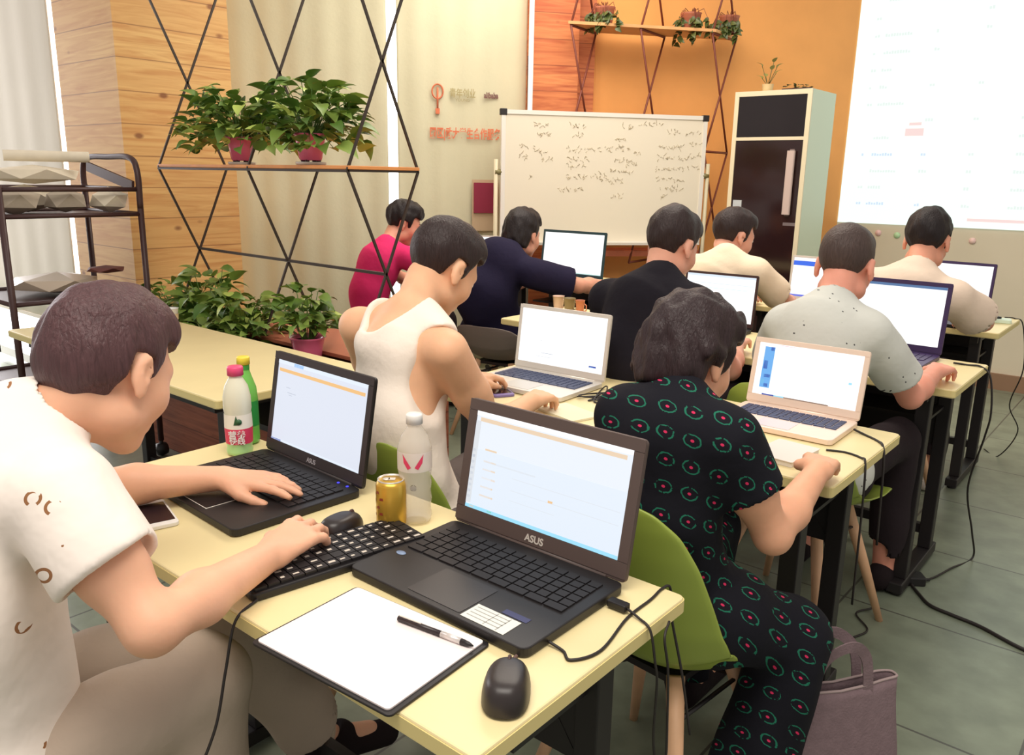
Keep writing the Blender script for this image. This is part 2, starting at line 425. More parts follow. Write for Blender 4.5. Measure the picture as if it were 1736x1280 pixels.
# projection
M_scr = mat('projected_light', (240, 255, 246), 0.9, emit=0.92)
scr = MB().box(-2.12, -0.1, 6.366, 6.378, 1.085, 3.2).build('projection_screen', M_scr)
tag(scr, 'large bright projected web page on the far right wall', 'projection')
mb = MB(); mb.cur = 0
rnd = random.Random(3)
M_f1 = mat('projected_grey', (232, 244, 238), 0.9, emit=0.84); M_f2 = mat('projected_pink', (250, 222, 218), 0.9, emit=.82); M_f3 = mat('projected_blue', (214, 232, 250), 0.9, emit=.82)
for r_ in range(13):
    z = 1.22+0.115*r_
    for c_, x in enumerate((-2.0, -1.93, -1.60, -1.30, -1.02, -0.7, -0.4)):
        mb.cur = 2 if (r_ in (0, 3) and c_ < 3) else 0
        w = rnd.uniform(0.05, 0.2) if c_ in (1, 4) else rnd.uniform(0.03, 0.06)
        if rnd.random() < 0.75:
            for k in range(int(w/0.018)):
                mb.box(x+k*0.018, x+k*0.018+0.013, 6.3645, 6.3658, z, z+0.022*rnd.uniform(.6, 1))
mb.cur = 1
mb.box(-1.72, -1.60, 6.3645, 6.3658, 1.70, 1.75); mb.box(-1.70, -1.62, 6.3645, 6.3658, 1.77, 1.79)
mb.box(-1.25, -0.2, 6.3645, 6.3658, 1.13, 1.15)
mb.build('page_content', [M_f1, M_f2, M_f3], scr)
t = thing('wall_stickers', 'row of small stickers on the wall just under the projection', 'stickers', (-1.82, 6.378, 1.02))
for k, (dx, c_) in enumerate(((0, (250, 210, 205)), (0.13, (200, 240, 190)), (0.62, (250, 215, 205)))):
    MB().lathe([(0.022, 0), (0.022, 0.006)], 16, Matrix.Translation((dx, 0, -0.02*k*0.5)) @ Matrix.Rotation(R(90), 4, 'X')).build('sticker', mat('sticker_%d' % k, c_, 0.5), t)

# ------------------------------------------------------------------ desks
M_top = mat('cream_laminate', (232, 216, 164), 0.42, noise=0.03, nscale=6)
M_edge = mat('cream_edging', (222, 206, 142), 0.5)
def desk(x0, x1, y0, y1, label, group='training desks in rows', z=0.75):
    t = thing('training_desk', label, 'desk', ((x0+x1)/2, (y0+y1)/2, 0), 0, group)
    hx = (x1-x0)/2; hy = (y1-y0)/2
    MB().rbox(-hx, hx, -hy, hy, z-0.028, z, 0.012).build('desk_top', M_top, t, bevel=0.003)
    MB().rbox(-hx-0.0015, hx+0.0015, -hy-0.0015, hy+0.0015, z-0.024, z-0.004, 0.012).build('edge_band', M_edge, t)
    for sx in (-1, 1):
        xx = sx*(hx-0.10)
        for sy in (-1, 1):
            MB().box(xx-0.022, xx+0.022, sy*(hy-0.09)-0.022, sy*(hy-0.09)+0.022, 0.05, z-0.03).build('leg', M_black, t, bevel=0.003)
        MB().box(xx-0.025, xx+0.025, -hy+0.02, hy-0.02, 0.012, 0.05).lathe([(0.02, 0), (0.02, 0.012)], 12, Matrix.Translation((xx, -hy+0.05, 0))).lathe([(0.02, 0), (0.02, 0.012)], 12, Matrix.Translation((xx, hy-0.05, 0))).build('foot', M_black, t, bevel=0.004)
        MB().box(xx-0.016, xx+0.016, -hy+0.04, hy-0.04, z-0.062, z-0.03).bar((xx, hy-0.09, 0.42), (xx-sx*0.20, hy-0.09, z-0.05), 0.022, 0.012).build('bracket', M_black, t)
    MB().box(-hx+0.10, hx-0.10, hy-0.10, hy-0.075, 0.10, 0.135).build('stretcher', M_black, t)
    MB().box(-hx+0.10, hx-0.10, hy-0.10, hy-0.08, z-0.30, z-0.03).box(-hx+0.10, hx-0.10, -0.05, hy-0.10, z-0.16, z-0.15).build('under_shelf', M_black, t)
    return t
desk(-1.69, -0.515, 0.57, 1.05, 'pale yellow desk nearest the camera, with the big black laptop and mouse')
desk(-1.72, -0.505, 1.67, 2.17, 'pale yellow desk in front of the tank top man and the dark print dress person')
desk(-2.37, -0.505, 2.77, 3.27, 'pale yellow desk in front of the black tee man and the grey-green tee man')
desk(-1.80, -0.60, 4.02, 4.54, 'pale yellow desk farthest right, under the projection')
desk(-3.36, -2.16, 3.92, 4.44, 'pale yellow desk farthest back, in front of the whiteboard')
desk(-3.55, -2.03, 1.16, 1.72, 'empty pale yellow desk at left, in front of the planter')

# ------------------------------------------------------------------ chairs
M_green = mat('green_shell_plastic', (150, 168, 72), 0.38)
M_beech = mat('beech_wood', (226, 180, 140), 0.5, noise=0.12, nscale=12)
M_greysh = mat('grey_shell_plastic', (128, 116, 108), 0.5)
def make_chair(label, shell_m, x, y, rz=0.0, bk=1.0):
    t = thing('shell_chair', label, 'chair', (x, y, 0), rz, 'moulded shell chairs')
    prof = [(.215,.415,.165,.0),(.19,.44,.19,.01),(.08,.428,.215,.035),(-.04,.42,.22,.06),(-.13,.428,.222,.08),(-.185,.47,.22,.085),(-.212,.54,.215,.075),(-.228,.62,.205,.06),(-.242,.70,.188,.045),(-.250,.76,.16,.03),(-.254,.795,.115,.015),(-.255,.808,.06,.005)]
    prof = [(p[0], p[1] if p[1] < .47 else .47+(p[1]-.47)*bk, p[2], p[3]) for p in prof]
    def f(u, v):
        a = v*(len(prof)-1); i = min(int(a), len(prof)-2); k = a-i
        p = [prof[i][j]*(1-k)+prof[i+1][j]*k for j in range(4)]
        dy = prof[i+1][0]-prof[i][0]; dz = prof[i+1][1]-prof[i][1]; L = math.hypot(dy, dz)
        ny, nz_ = dz/L, -dy/L
        if v < .45: pass
        w = (u*2-1); e = p[3]*abs(w)**2.6
        return (w*p[2], p[0]+ny*e, p[1]+nz_*e)
    mb = MB(); mb.grid(f, 20, 33); o = mb.build('seat_shell', shell_m, t, solid=0.007)
    q = o.modifiers.new('sub', 'SUBSURF'); q.levels = 1; q.render_levels = 1
    for sx in (-1, 1):
        for sy in (-1, 1):
            MB().tube([(sx*.10, sy*.09-.02, .412), (sx*.155, sy*.15-.02, .2), (sx*.205, sy*.205-.02, 0.0)], [.019, .016, .011], 12).build('leg', M_beech, t)
    br = MB()
    for sx in (-1, 1):
        for sy in (-1, 1):
            br.tube([(sx*.12, sy*.115-.02, .33), (-sx*.02, -sy*.02-.02, .39)], .005, 6)
        br.tube([(sx*.125, -.135, .33), (sx*.125, .095, .33)], .005, 6)
    br.box(-.11, .11, -.12, .09, .395, .41).build('brace', M_black, t)
    return t
make_chair('green shell chair on pale wooden legs behind the nearest laptop', M_green, -0.745, 1.44, R(-6))
make_chair('green shell chair under the man in the white tank top', M_green, -1.36, 1.36, R(4))
make_chair('green shell chair at the lower left under the man in printed tee', M_green, -1.21, 0.30, 0)
make_chair('green shell chair under the man in the grey-green tee', M_green, -0.82, 2.44, R(-8))
make_chair('dark grey shell chair under the stocky man in the black tee', mat('charcoal_shell', (62, 58, 60), .5), -1.36, 2.42, 0, .92)
make_chair('grey shell chair under the man in the navy tee', M_greysh, -2.80, 3.32, R(10), .45)
make_chair('green shell chair under the man in the cream tee by the far cabinet', M_green, -1.70, 3.54, 0)
make_chair('green shell chair under the man in the cream shirt farthest right', M_green, -0.91, 3.58, 0)
make_chair('grey shell chair under the man in the pink tee', M_greysh, -3.46, 3.02, R(20), .5)
# ------------------------------------------------------------------ laptops
M_dkbezel = mat('dark_brown_plastic', (84, 70, 66), 0.5)
M_keyb = mat('black_keys', (24, 20, 22), 0.55)
M_silver = mat('silver_aluminium', (222, 216, 206), 0.35, metal=0.3)
M_pinkal = mat('pale_pink_aluminium', (240, 218, 200), 0.35, metal=0.2)
M_bluekeys = mat('blue_black_keys', (52, 62, 98), 0.5)
M_glow = {}
def glow(c, e=1.0):
    e *= .84
    k = (c, e)
    if k not in M_glow: M_glow[k] = mat('screen_light_%d' % len(M_glow), c, 0.4, emit=e)
    return M_glow[k]
def laptop(label, x, y, rz, w, d, lh, ang, case, bezel, keysm, screen, content, bz=0.014, keyrows=6, feature=None, z=0.75, deck=None):
    """x, y: middle of the hinge line; the base reaches towards -y"""
    t = thing('laptop', label, 'laptop', (x, y, z), rz, 'open laptops on the desks')
    MB().rbox(-w/2, w/2, -d, 0, 0.002, 0.016, 0.014).build('base', deck or case, t, bevel=0.002)
    kb = MB(); nk = 15
    kx0, kx1, ky0, ky1 = -w/2+0.02, w/2-0.02, -d*0.56, -0.028
    for r_ in range(keyrows):
        n_ = nk if r_ < keyrows-1 else 9
        for k in range(n_):
            a = kx0+(kx1-kx0)*k/n_; b_ = kx0+(kx1-kx0)*(k+1)/n_
            c_ = ky1-(ky1-ky0)*(r_+1)/keyrows; e_ = ky1-(ky1-ky0)*r_/keyrows
            kb.box(a+.0016, b_-.0016, c_+.0014, e_-.0014, 0.016, 0.0185)
    kb.build('keys', keysm, t)
    MB().rbox(-w*0.16, w*0.14, -d+0.012, -d*0.60, 0.0161, 0.0166, 0.004).build('touchpad', mat('pad_'+case.name, tuple(int(v) for v in {'black_plastic': (34, 30, 31), 'silver_aluminium': (206, 202, 196), 'pale_pink_aluminium': (214, 204, 206)}.get((deck or case).name, (60, 52, 60))), 0.35), t)
    lid = MB().rbox(-w/2, w/2, 0.0, lh, -0.004, 0.004, 0.008).build('lid', case, t, bevel=0.0015)
    lid.location = (0, 0.004, 0.014)
    lid.rotation_euler = (R(180-ang), 0, 0)
    MB().tube([(-w*0.4, 0, 0), (w*0.4, 0, 0)], 0.006, 8).build('hinge', bezel, lid)
    bb = bz+0.012
    fr = MB()
    for q in ((-w/2, w/2, lh-bz, lh), (-w/2, w/2, 0.006, bb), (-w/2, -w/2+bz, bb, lh-bz), (w/2-bz, w/2, bb, lh-bz)):
        fr.box(q[0]+.0008, q[1]-.0008, q[2], q[3]-.0008, 0.004, 0.0055)
    fr.build('bezel', bezel, lid)
    W = w-2*bz; Hh = lh-bz-bb
    sc = MB().box(-W/2, W/2, bb, lh-bz, 0.0036, 0.0046).build('screen', screen, lid)
    mb = MB(); mats = []
    for (u0, u1, v0, v1, m_) in content:
        if m_ not in mats: mats.append(m_)
        mb.cur = mats.index(m_)
        mb.box(-W/2+u0*W, -W/2+u1*W, bb+v0*Hh, bb+v1*Hh, 0.0047, 0.0052)
    if mats: mb.build('screen_content', mats, lid)
    return t, lid, bb
W1 = glow((230, 236, 250), 0.92); WW = glow((255, 255, 255), 1.15); ORG = glow((246, 196, 130), 0.95); BLU = glow((110, 180, 245), 0.95)
NAV = glow((60, 90, 190), 0.8); GRY = glow((196, 204, 220), 0.85); TSK = glow((40, 60, 110), 0.6); CY = glow((160, 225, 250), 1.0)
PALE = glow((228, 238, 250), 1.0); TAN = glow((240, 214, 184), 0.95); LGR = glow((225, 230, 236), 0.95)
rnd = random.Random(5)
c1 = [(0, 1, .955, 1, PALE), (.19, .30, .955, .995, BLU), (0.02, .98, .86, .90, ORG), (0, 1, 0, .022, PALE), (0.0, .12, .0, .022, NAV), (.12, .17, .68, .685, GRY), (.14, .24, .62, .626, GRY), (.16, .20, .595, .60, GRY)]
l1, lid1, b1 = laptop('black laptop the left man types on, screen mostly blank under an orange bar', -1.365, 0.985, R(-3), 0.355, 0.275, 0.225, 100, M_blackp, mat('bezel_dark', (52, 44, 46), 0.5), M_keyb, W1, c1, bz=0.017)
mb = MB(); mb.tube([(-.075, -.262, .0168), (-.075, -.172, .0168), (.055, -.172, .0168), (.055, -.262, .0168)], 0.0009, 5, closed=True).build('touchpad_rim', M_silver, l1)
for dx in (0.115, 0.145):
    MB().lathe([(.003, 0), (.003, .001)], 8, Matrix.Translation((dx, -0.012, .016))).build('indicator_light', mat('blue_led', (60, 60, 255), 0.4, emit=1.5), l1)
c2 = [(0, 1, 0, .035, CY), (0.03, .97, .90, .94, TAN), (0, 1, .955, 1, WW), (0.0, .035, .05, .9, LGR), (.035, 1, .035, .62, PALE), (.10, .45, .50, .515, LGR), (.30, .98, .42, .425, LGR), (.30, .98, .30, .305, LGR), (.30, .6, .20, .205, LGR)]
for k in range(9): c2.append((0.004, 0.024, .10+.06*k, .10+.06*k+.028, GRY))
for v in (.62, .50, .42, .33, .24, .15): c2.append((.09, .09+rnd.uniform(.05, .10), v, v+.018, TAN))
c2 += [(.55, .58, .30, .325, ORG), (.16, .19, .012, .028, glow((90, 200, 120))), (.03, .06, .012, .028, glow((250, 190, 120)))]
l2, lid2, b2 = laptop('big black laptop in the foreground with a pale web page on screen', -0.772, 0.995, R(0), 0.362, 0.245, 0.226, 101, M_dkbezel, M_dkbezel, M_keyb, glow((236, 243, 252), 0.98), c2, bz=0.020, deck=M_blackp)
def on_lid(nm, body, size, m, x, y, lid, bold=0.0):
    return writing(nm, body, size, m, Matrix.Translation((x, y, 0.0056)), lid, bold)
on_lid('logo', 'ASUS', 0.017, M_silver, 0.0, 0.016, lid2, 0.0004)
on_lid('logo', 'ASUS', 0.014, mat('grey_logo', (170, 165, 170), 0.4), 0.0, 0.014, lid1, 0.0002)
st = MB().box(0.055, 0.135, -0.236, -0.196, 0.0162, 0.0166).build('sticker', mat('sticker_white', (222, 222, 212), 0.5), l2)
mb = MB()
for k in range(4): mb.box(0.06+.0*k, 0.12, -0.204-.008*k, -0.2025-.008*k, 0.0166, 0.0168)
mb.box(0.118, 0.1195, -0.234, -0.198, 0.0166, 0.0168); mb.box(0.095, 0.0962, -0.234, -0.198, 0.0166, 0.0168)
mb.build('print', mat('sticker_print', (150, 150, 145), 0.6), st)
MB().box(0.095, 0.14, -0.192, -0.180, 0.0162, 0.0165).build('blue_sticker', mat('sticker_blue', (40, 44, 90), 0.4), l2)
MB().lathe([(0.008, 0), (0.008, .0006)], 14, Matrix.Translation((-0.152, -0.158, .0161)) @ Matrix.Diagonal((1.2, .8, 1, 1))).build('chip_sticker', mat('sticker_chip', (130, 150, 180), 0.4), l2)
c3 = [(.28, .42, .20, .21, GRY), (.22, .40, .13, .14, LGR), (.26, .27, .42, .43, GRY), (.85, .93, .09, .12, NAV), (.86, .9, .09, .1, BLU)]
laptop('pale gold laptop under the tank top man\'s hand, white screen', -1.495, 2.03, R(2), 0.345, 0.235, 0.208, 98, M_silver, M_silver, M_bluekeys, WW, c3, bz=0.012)
c4 = [(.06, .16, .14, .93, BLU), (.12, .155, .86, .93, NAV), (.07, .11, .5, .66, NAV), (.09, .15, .34, .40, NAV), (.06, .10, .2, .3, glow((120, 190, 230))), (.10, .14, .16, .22, NAV), (.9, .93, .45, .49, CY), (.1, .22, 0.0, .025, NAV), (.22, .32, 0.0, .025, CY), (.32, .75, 0.0, .02, glow((170, 140, 120), .7)), (.2, .35, .975, .985, glow((250, 200, 210)))]
laptop('pale pink laptop with blue picture column on screen, by the dark print dress person', -0.760, 2.150, R(1), 0.31, 0.215, 0.185, 102, M_pinkal, M_pinkal, M_bluekeys, WW, c4, bz=0.014)
M_purp = mat('dark_purple_plastic', (58, 40, 84), 0.4)
laptop('large dark purple laptop with white screen beside the grey-green tee man', -0.835, 3.24, R(-1), 0.36, 0.26, 0.262, 98, M_purp, M_purp, M_purp, WW, [(0, 1, .955, 1, glow((90, 130, 180), .8)), (0, .5, 0, .03, glow((70, 60, 230), .9)), (0.0, .9, .12, .122, LGR)], bz=0.016)
laptop('dark laptop with white page between the black tee man and dark print dress person', -1.545, 3.235, R(2), 0.33, 0.235, 0.225, 96, M_blackp, M_brownmetal, M_keyb, WW, [(0.02, .98, .8, .815, PALE), (0, 1, .95, 1, glow((225, 238, 250))), (.1, .9, .7, .71, glow((205, 235, 245)))], bz=0.010)
M_teal = mat('dark_teal_plastic', (34, 62, 68), 0.4)
laptop('black laptop with wide bright screen in front of the navy tee man', -2.99, 4.16, R(2), 0.47, 0.29, 0.29, 97, M_teal, M_teal, M_keyb, WW, [(0.1, .9, .8, .803, LGR), (0, 1, .0, .02, glow((190, 230, 226)))], bz=0.016)
laptop('laptop with white screen half hidden between the pink and navy tee men', -3.44, 3.98, R(28), 0.30, 0.22, 0.24, 97, M_silver, M_silver, M_keyb, WW, [(.04, .2, .1, .9, LGR)], bz=0.010, z=0.75)
laptop('laptop with a blue banner across its screen, behind the grey-green tee man', -1.475, 4.25, R(0), 0.32, 0.235, 0.235, 97, M_silver, M_silver, M_keyb, WW, [(0, 1, .80, .92, glow((50, 110, 240), .95)), (0, 1, 0, .05, glow((120, 130, 240), .9))], bz=0.011)
laptop('dark framed laptop with white screen at the far right, beside the cream shirt man', -0.86, 4.26, R(-2), 0.34, 0.24, 0.26, 97, M_blackp, M_purp, M_keyb, WW, [(0, 1, 0, .02, LGR)], bz=0.013)
# ------------------------------------------------------------------ whiteboard on its stand
t = thing('whiteboard', 'large white board with brown handwriting on a wheeled stand', 'whiteboard', WM @ Vector((1.99, -0.35, 0)), math.atan2(WU.y, WU.x))
M_wb = mat('whiteboard_enamel', (228, 220, 200), 0.3)
bw, z0, z1 = 0.68, 0.955, 1.770
MB().box(-bw, bw, -0.010, 0.010, z0, z1).build('writing_board', M_wb, t)
fr = MB()
for q in ((-bw-.015, bw+.015, z1-.012, z1+.014), (-bw-.015, bw+.015, z0-.014, z0+.008), (-bw-.015, -bw+.012, z0, z1), (bw-.012, bw+.015, z0, z1)):
    fr.box(q[0], q[1], -0.016, 0.016, q[2], q[3])
fr.build('board_frame', mat('aluminium_frame', (236, 232, 222), 0.35, metal=0.2), t)
for sx in (-1, 1):
    MB().box(sx*(bw+.002)-.022, sx*(bw+.002)+.022, -0.02, 0.02, z1-.02, z1+.02).build('corner_cap', M_black, t, bevel=0.004)
    MB().tube([(sx*(bw+.045), 0, 0.06), (sx*(bw+.045), 0, 1.48)], .014, 8).build('upright', mat('stand_beige', (200, 190, 160), 0.5), t)
    MB().tube([(sx*(bw+.045), -.26, .06), (sx*(bw+.045), .26, .06)], .016, 8).build('stand_foot', M_black, t)
    MB().tube([(sx*(bw+.052), 0, 1.40), (sx*(bw+.01), 0, 1.40)], .018, 8).build('clamp_knob', mat('knob_olive', (120, 112, 70), 0.5), t)
MB().box(-bw+.05, bw-.05, -0.075, -0.017, z0-.012, z0+.004).build('pen_tray', M_silver, t)
rnd = random.Random(11)
mb = MB()
def scribble(x, z, n, w):
    z -= .03
    for k in range(n):
        xx = x+k*w*1.35
        for q in range(rnd.randint(2, 4)):
            a = (xx+rnd.uniform(0, w), z+rnd.uniform(0, w*1.1)); b_ = (a[0]+rnd.uniform(-w, w)*.7, a[1]+rnd.uniform(-w, w)*.7)
            c_ = (b_[0]+rnd.uniform(-w, w)*.4, b_[1]+rnd.uniform(-w, w)*.4)
            mb.tube([(a[0], -0.0112, a[1]), (b_[0], -0.0112, b_[1]), (c_[0], -0.0112, c_[1])], 0.0016, 4)
for x, z, n, w in ((-.50, 1.72, 4, .022), (-.25, 1.72, 4, .022), (.10, 1.72, 3, .022), (.22, 1.74, 6, .02), (.42, 1.69, 3, .024), (.56, 1.69, 3, .022), (-.46, 1.66, 4, .018), (-.22, 1.66, 3, .018), (.05, 1.64, 3, .02),
                   (-.58, 1.58, 3, .026), (-.58, 1.52, 2, .026), (-.48, 1.55, 3, .022), (-.44, 1.50, 3, .026), (-.26, 1.57, 8, .021), (-.02, 1.58, 6, .024), (.18, 1.56, 3, .018), (-.26, 1.51, 5, .022), (.06, 1.51, 5, .02), (.14, 1.48, 3, .024), (-.27, 1.46, 4, .024), (.03, 1.44, 6, .02),
                   (-.27, 1.40, 6, .02), (-.10, 1.41, 4, .022), (-.02, 1.38, 5, .022), (-.32, 1.32, 7, .02), (.36, 1.60, 7, .02), (.35, 1.53, 8, .022), (.34, 1.46, 8, .02), (.36, 1.39, 7, .021), (.38, 1.33, 6, .022), (.58, 1.62, 3, .022), (.58, 1.55, 3, .022), (.58, 1.47, 3, .024), (.06, 1.28, 3, .02), (.40, 1.28, 2, .02), (-.5, 1.40, 1, .02)):
    scribble(x, z, n, w)
mb.build('handwriting', mat('faded_marker', (190, 176, 146), 0.7), t)

# ------------------------------------------------------------------ tall cabinet in the corner
t = thing('display_cabinet', 'tall pale cabinet with dark glass doors in the orange corner', 'cabinet', (-2.20, 5.17, 0), 0)
M_cab = mat('projector_tinted_steel', (214, 226, 200), 0.45)  # greenish projector light put into the pale body colour
M_cfr = mat('cabinet_frame', (224, 212, 180), 0.5)
w, d, h = 0.25, 0.40, 1.925
MB().box(-w, -w+.02, 0.0, d, 0.06, h-.03).box(w-.02, w, 0.0, d, 0.06, h-.03).box(-w+.02, w-.02, d-.02, d, 0.06, h-.03).box(-w, w, 0, d, h-.03, h).box(-w, w, 0, d, 0, .06).box(-w+.02, w-.02, 0.02, d-.02, 1.615, 1.635).build('body', M_cab, t)
fr = MB()
for q in ((-w+.028, w-.028, h-.03, h), (-w+.028, w-.028, 1.625, 1.645), (-w+.028, w-.028, 0.0, .07), (-w, -w+.028, 0, h), (w-.028, w, 0, h)):
    fr.box(q[0], q[1], -0.012, 0.0, q[2], q[3])
fr.build('front_frame', M_cfr, t)
M_glass = mat('dark_glass', (26, 18, 20), 0.12, spec=0.6)
M_glass2 = mat('dark_wine_glass', (44, 26, 26), 0.10, spec=0.6)
MB().box(-w+.028, w-.028, -0.006, 0.004, 1.645, h-.03).build('upper_door', M_glass, t)
dr = MB().box(-w+.028, w-.028, -0.006, 0.004, .07, 1.625).build('lower_door', M_glass2, t)
hd = MB(); hd.rbox(.135, .185, -.04, -.014, 1.17, 1.56, 0.01); hd.build('handle_panel', mat('pinkish_handle', (196, 176, 168), 0.5), dr)
MB().box(.145, .175, -.015, -.005, 1.16, 1.57).build('handle_bracket', mat('handle_grey', (120, 104, 100), 0.5), dr)
mb = MB(); mb.box(-.21, -.15, -.0075, -.0062, 1.20, 1.25); mb.build('energy_label', mat('pale_label', (190, 196, 200), 0.5), dr)
mb = MB(); mb.box(.14, .22, -.0075, -.0062, 1.10, 1.12).build('badge', mat('badge_grey', (120, 108, 110), 0.4), dr)

# ------------------------------------------------------------------ plants
M_leaf = leafmat('pothos_leaves', (72, 108, 38), (190, 208, 104))
M_leafd = leafmat('dark_leaves', (58, 74, 30), (100, 104, 50))
M_soil = mat('potting_soil', (52, 36, 28), 0.95, bump=0.6)
M_pink = mat('pink_glazed_pot', (230, 108, 142), 0.25, coat=0.4)
M_saucer = mat('white_saucer', (238, 232, 222), 0.35)
def leaf(mb, p, d, up, L, W):
    """heart leaf: p = base, d = pointing direction, up = leaf normal"""
    d = Vector(d).normalized(); s = d.cross(Vector(up)).normalized(); u = s.cross(d)
    rows = ((-.10, .0, 0), (-.06, .62, .02), (.12, 1.0, .05), (.38, .92, .06), (.65, .58, .04), (.86, .24, .0), (1.0, 0.0, -.06))
    vs = []; fs = []
    for a, w_, z in rows:
        c = Vector(p)+d*(a*L)+u*(z*L)-u*(0.18*L*a*a)
        vs += [c-s*(w_*W*.5)+u*(abs(w_)*W*.14), c, c+s*(w_*W*.5)+u*(abs(w_)*W*.14)]
    for i in range(len(rows)-1):
        k = i*3; fs += [(k, k+1, k+4, k+3), (k+1, k+2, k+5, k+4)]
    t_ = mb.smooth; mb.smooth = True; mb.add(vs, fs); mb.smooth = t_
def foliage(parent, n, r, z0, hh, seed, m=None, L=0.075, droop=0.3, squash=(1, 1)):
    rd = random.Random(seed); lf = MB(); st = MB()
    for k in range(n):
        a = rd.uniform(0, 6.283); e = rd.uniform(-droop, 1.25); q = rd.uniform(.25, 1.0)**.8
        tip = Vector((math.cos(a)*math.cos(max(e, -.2))*r*q*squash[0], math.sin(a)*math.cos(max(e, -.2))*r*q*squash[1], z0+math.sin(e)*hh*q))
        base = Vector((math.cos(a)*.02, math.sin(a)*.02, z0-.01))
        mid = (base+tip)/2+Vector((0, 0, .03))
        if k % 2 == 0: st.tube([base, mid, tip], .0016, 4, caps=False)
        out = Vector((math.cos(a+rd.uniform(-.7, .7)), math.sin(a+rd.uniform(-.7, .7)), rd.uniform(-.5, .75)))
        l_ = L*rd.uniform(.7, 1.25)
        leaf(lf, tip, out, Vector((rd.uniform(-.5, .5), rd.uniform(-.5, .5), 1)), l_, l_*.8)
    lf.build('foliage', m or M_leaf, parent); st.build('stems', mat('green_stem', (96, 130, 60), 0.6), parent)
def potted(label, x, y, z, seed, r=.19, hh=.20, n=150, pot=M_pink, pr=.062, ph=.105, saucer=True, group='potted plants', L=.075, squash=(1, 1), name='potted_pothos', droop=.3):
    t = thing(name, label, 'plant', (x, y, z), 0, group)
    zz = 0
    if saucer:
        MB().lathe([(pr*.9, 0), (pr*1.0, .004), (pr*1.02, .013), (pr*.94, .014), (pr*.9, .006), (0, .006)], 24, cap=False).build('saucer', M_saucer, t)
        ft = MB()
        for k in range(4): ft.lathe([(.008, .007), (.010, .022)], 8, Matrix.Translation((.035*math.cos(k*1.571+.5), .035*math.sin(k*1.571+.5), 0)))
        ft.build('pot_feet', M_brownmetal, t); zz = .02
    MB().lathe([(pr*.70, zz), (pr*.78, zz+.01), (pr*.92, zz+ph*.6), (pr*1.05, zz+ph*.93), (pr*1.16, zz+ph), (pr*1.12, zz+ph*1.02), (pr*.98, zz+ph*.93), (pr*.88, zz+ph*.86)], 28, cap=False).build('pot', pot, t)
    MB().lathe([(0.001, zz+ph*.80), (pr*.88, zz+ph*.80), (pr*.9, zz+ph*.86)], 20, cap=False).build('soil', M_soil, t)
    foliage(t, n, r, zz+ph*.95, hh, seed, L=L, squash=squash, droop=droop)
    return t

# ------------------------------------------------------------------ diamond shelf divider on the left
M_bar = mat('dark_flat_bar', (56, 44, 36), 0.5)
M_plank = mat('orange_pine_plank', (226, 150, 84), 0.5, noise=0.15, nscale=9)
t = thing('diamond_shelf', 'openwork divider of dark crossed bars with a long plank, left of centre', 'shelf', (-3.25, 2.235, 0), 0)
hz = .41; hy = .185
for xx in (-.72, .05, .72):
    mb = MB()
    for zc in (.565, 1.385, 2.205):
        for sy in (-1, 1):
            if zc+hz < 2.7: mb.bar((xx, sy*hy, zc), (xx, -sy*hy, zc+2*hz), .008, .010)
            if sy == 1 or True: pass
    for sy in (-1, 1):
        mb.bar((xx, sy*hy, .565), (xx, sy*.0, .565-hz+.0), .008, .010) if False else None
    mb.bar((xx, -hy, 1.385), (xx, hy, 1.385), .008, .012)
    mb.build('crossed_frame', M_bar, t)
MB().box(-.73, .73, -hy, hy, 1.388, 1.402).build('shelf_plank', M_plank, t, bevel=0.002)
MB().bar((-.72, 0, .985), (.72, 0, .975), .012).bar((-.72, -hy, 1.382), (.72, -hy, 1.382), .006, .010).build('tie_bar', M_bar, t)
MB().box(-.73, .73, -hy, hy, .640, .655).build('lower_plank', M_darkwood, t)
potted('bushy pothos in pink pot, left one on the high plank of the dark divider', -3.54, 2.24, 1.403, 21, r=.265, hh=.25, n=320)
potted('bushy pothos in pink pot, right one on the high plank of the dark divider', -2.90, 2.16, 1.403, 22, r=.235, hh=.24, n=250)

# planter below, clad in boards
t = thing('wooden_planter', 'low dark board planter box behind the empty desk at left', 'planter', (-3.15, 2.09, 0), 0)
MB().box(-.95, .95, -.17, -.15, 0, .60).box(-.95, .95, .15, .17, 0, .60).box(-.95, -.93, -.15, .15, 0, .60).box(.93, .95, -.15, .15, 0, .60).build('boards', M_darkwood, t)
MB().box(-.95, .95, -.185, -.165, .58, .61).box(-.95, .95, .165, .185, .58, .61).build('rim', M_darkwood, t)
MB().box(-.93, .93, -.15, .15, .48, .52).build('soil', M_soil, t)
potted('trailing pothos in a pink pot at the right end of the planter box', -2.735, 1.985, .612, 31, r=.15, hh=.22, n=110, saucer=False, ph=.11, pr=.066, L=.062, droop=-.25)
potted('spreading pothos in the planter box, second from its right end', -3.32, 2.06, .525, 32, r=.24, hh=.22, n=200, saucer=False, pot=M_darkwood, L=.075)
potted('tall leafy pothos in the planter box, second from its left end', -3.62, 2.08, .525, 33, r=.20, hh=.33, n=170, saucer=False, pot=M_darkwood, L=.08)
potted('light green pothos at the left end of the planter box, next to the white cup', -3.88, 2.05, .525, 34, r=.20, hh=.24, n=150, saucer=False, pot=M_darkwood, L=.07)
t = thing('paper_cup', 'small white cup on the far left corner of the empty desk', 'cup', (-3.18, 1.64, .75), 0)
MB().lathe([(.024, 0), (.033, .075), (.035, .077), (.031, .073), (.023, .004), (0, .004)], 20, cap=False).build('cup_body', M_white, t)
MB().lathe([(.031, .03), (.0325, .055)], 20, cap=False, M=Matrix.Diagonal((1.01, 1.01, 1, 1))).build('cup_band', mat('tan_band', (214, 190, 150), .7), t)

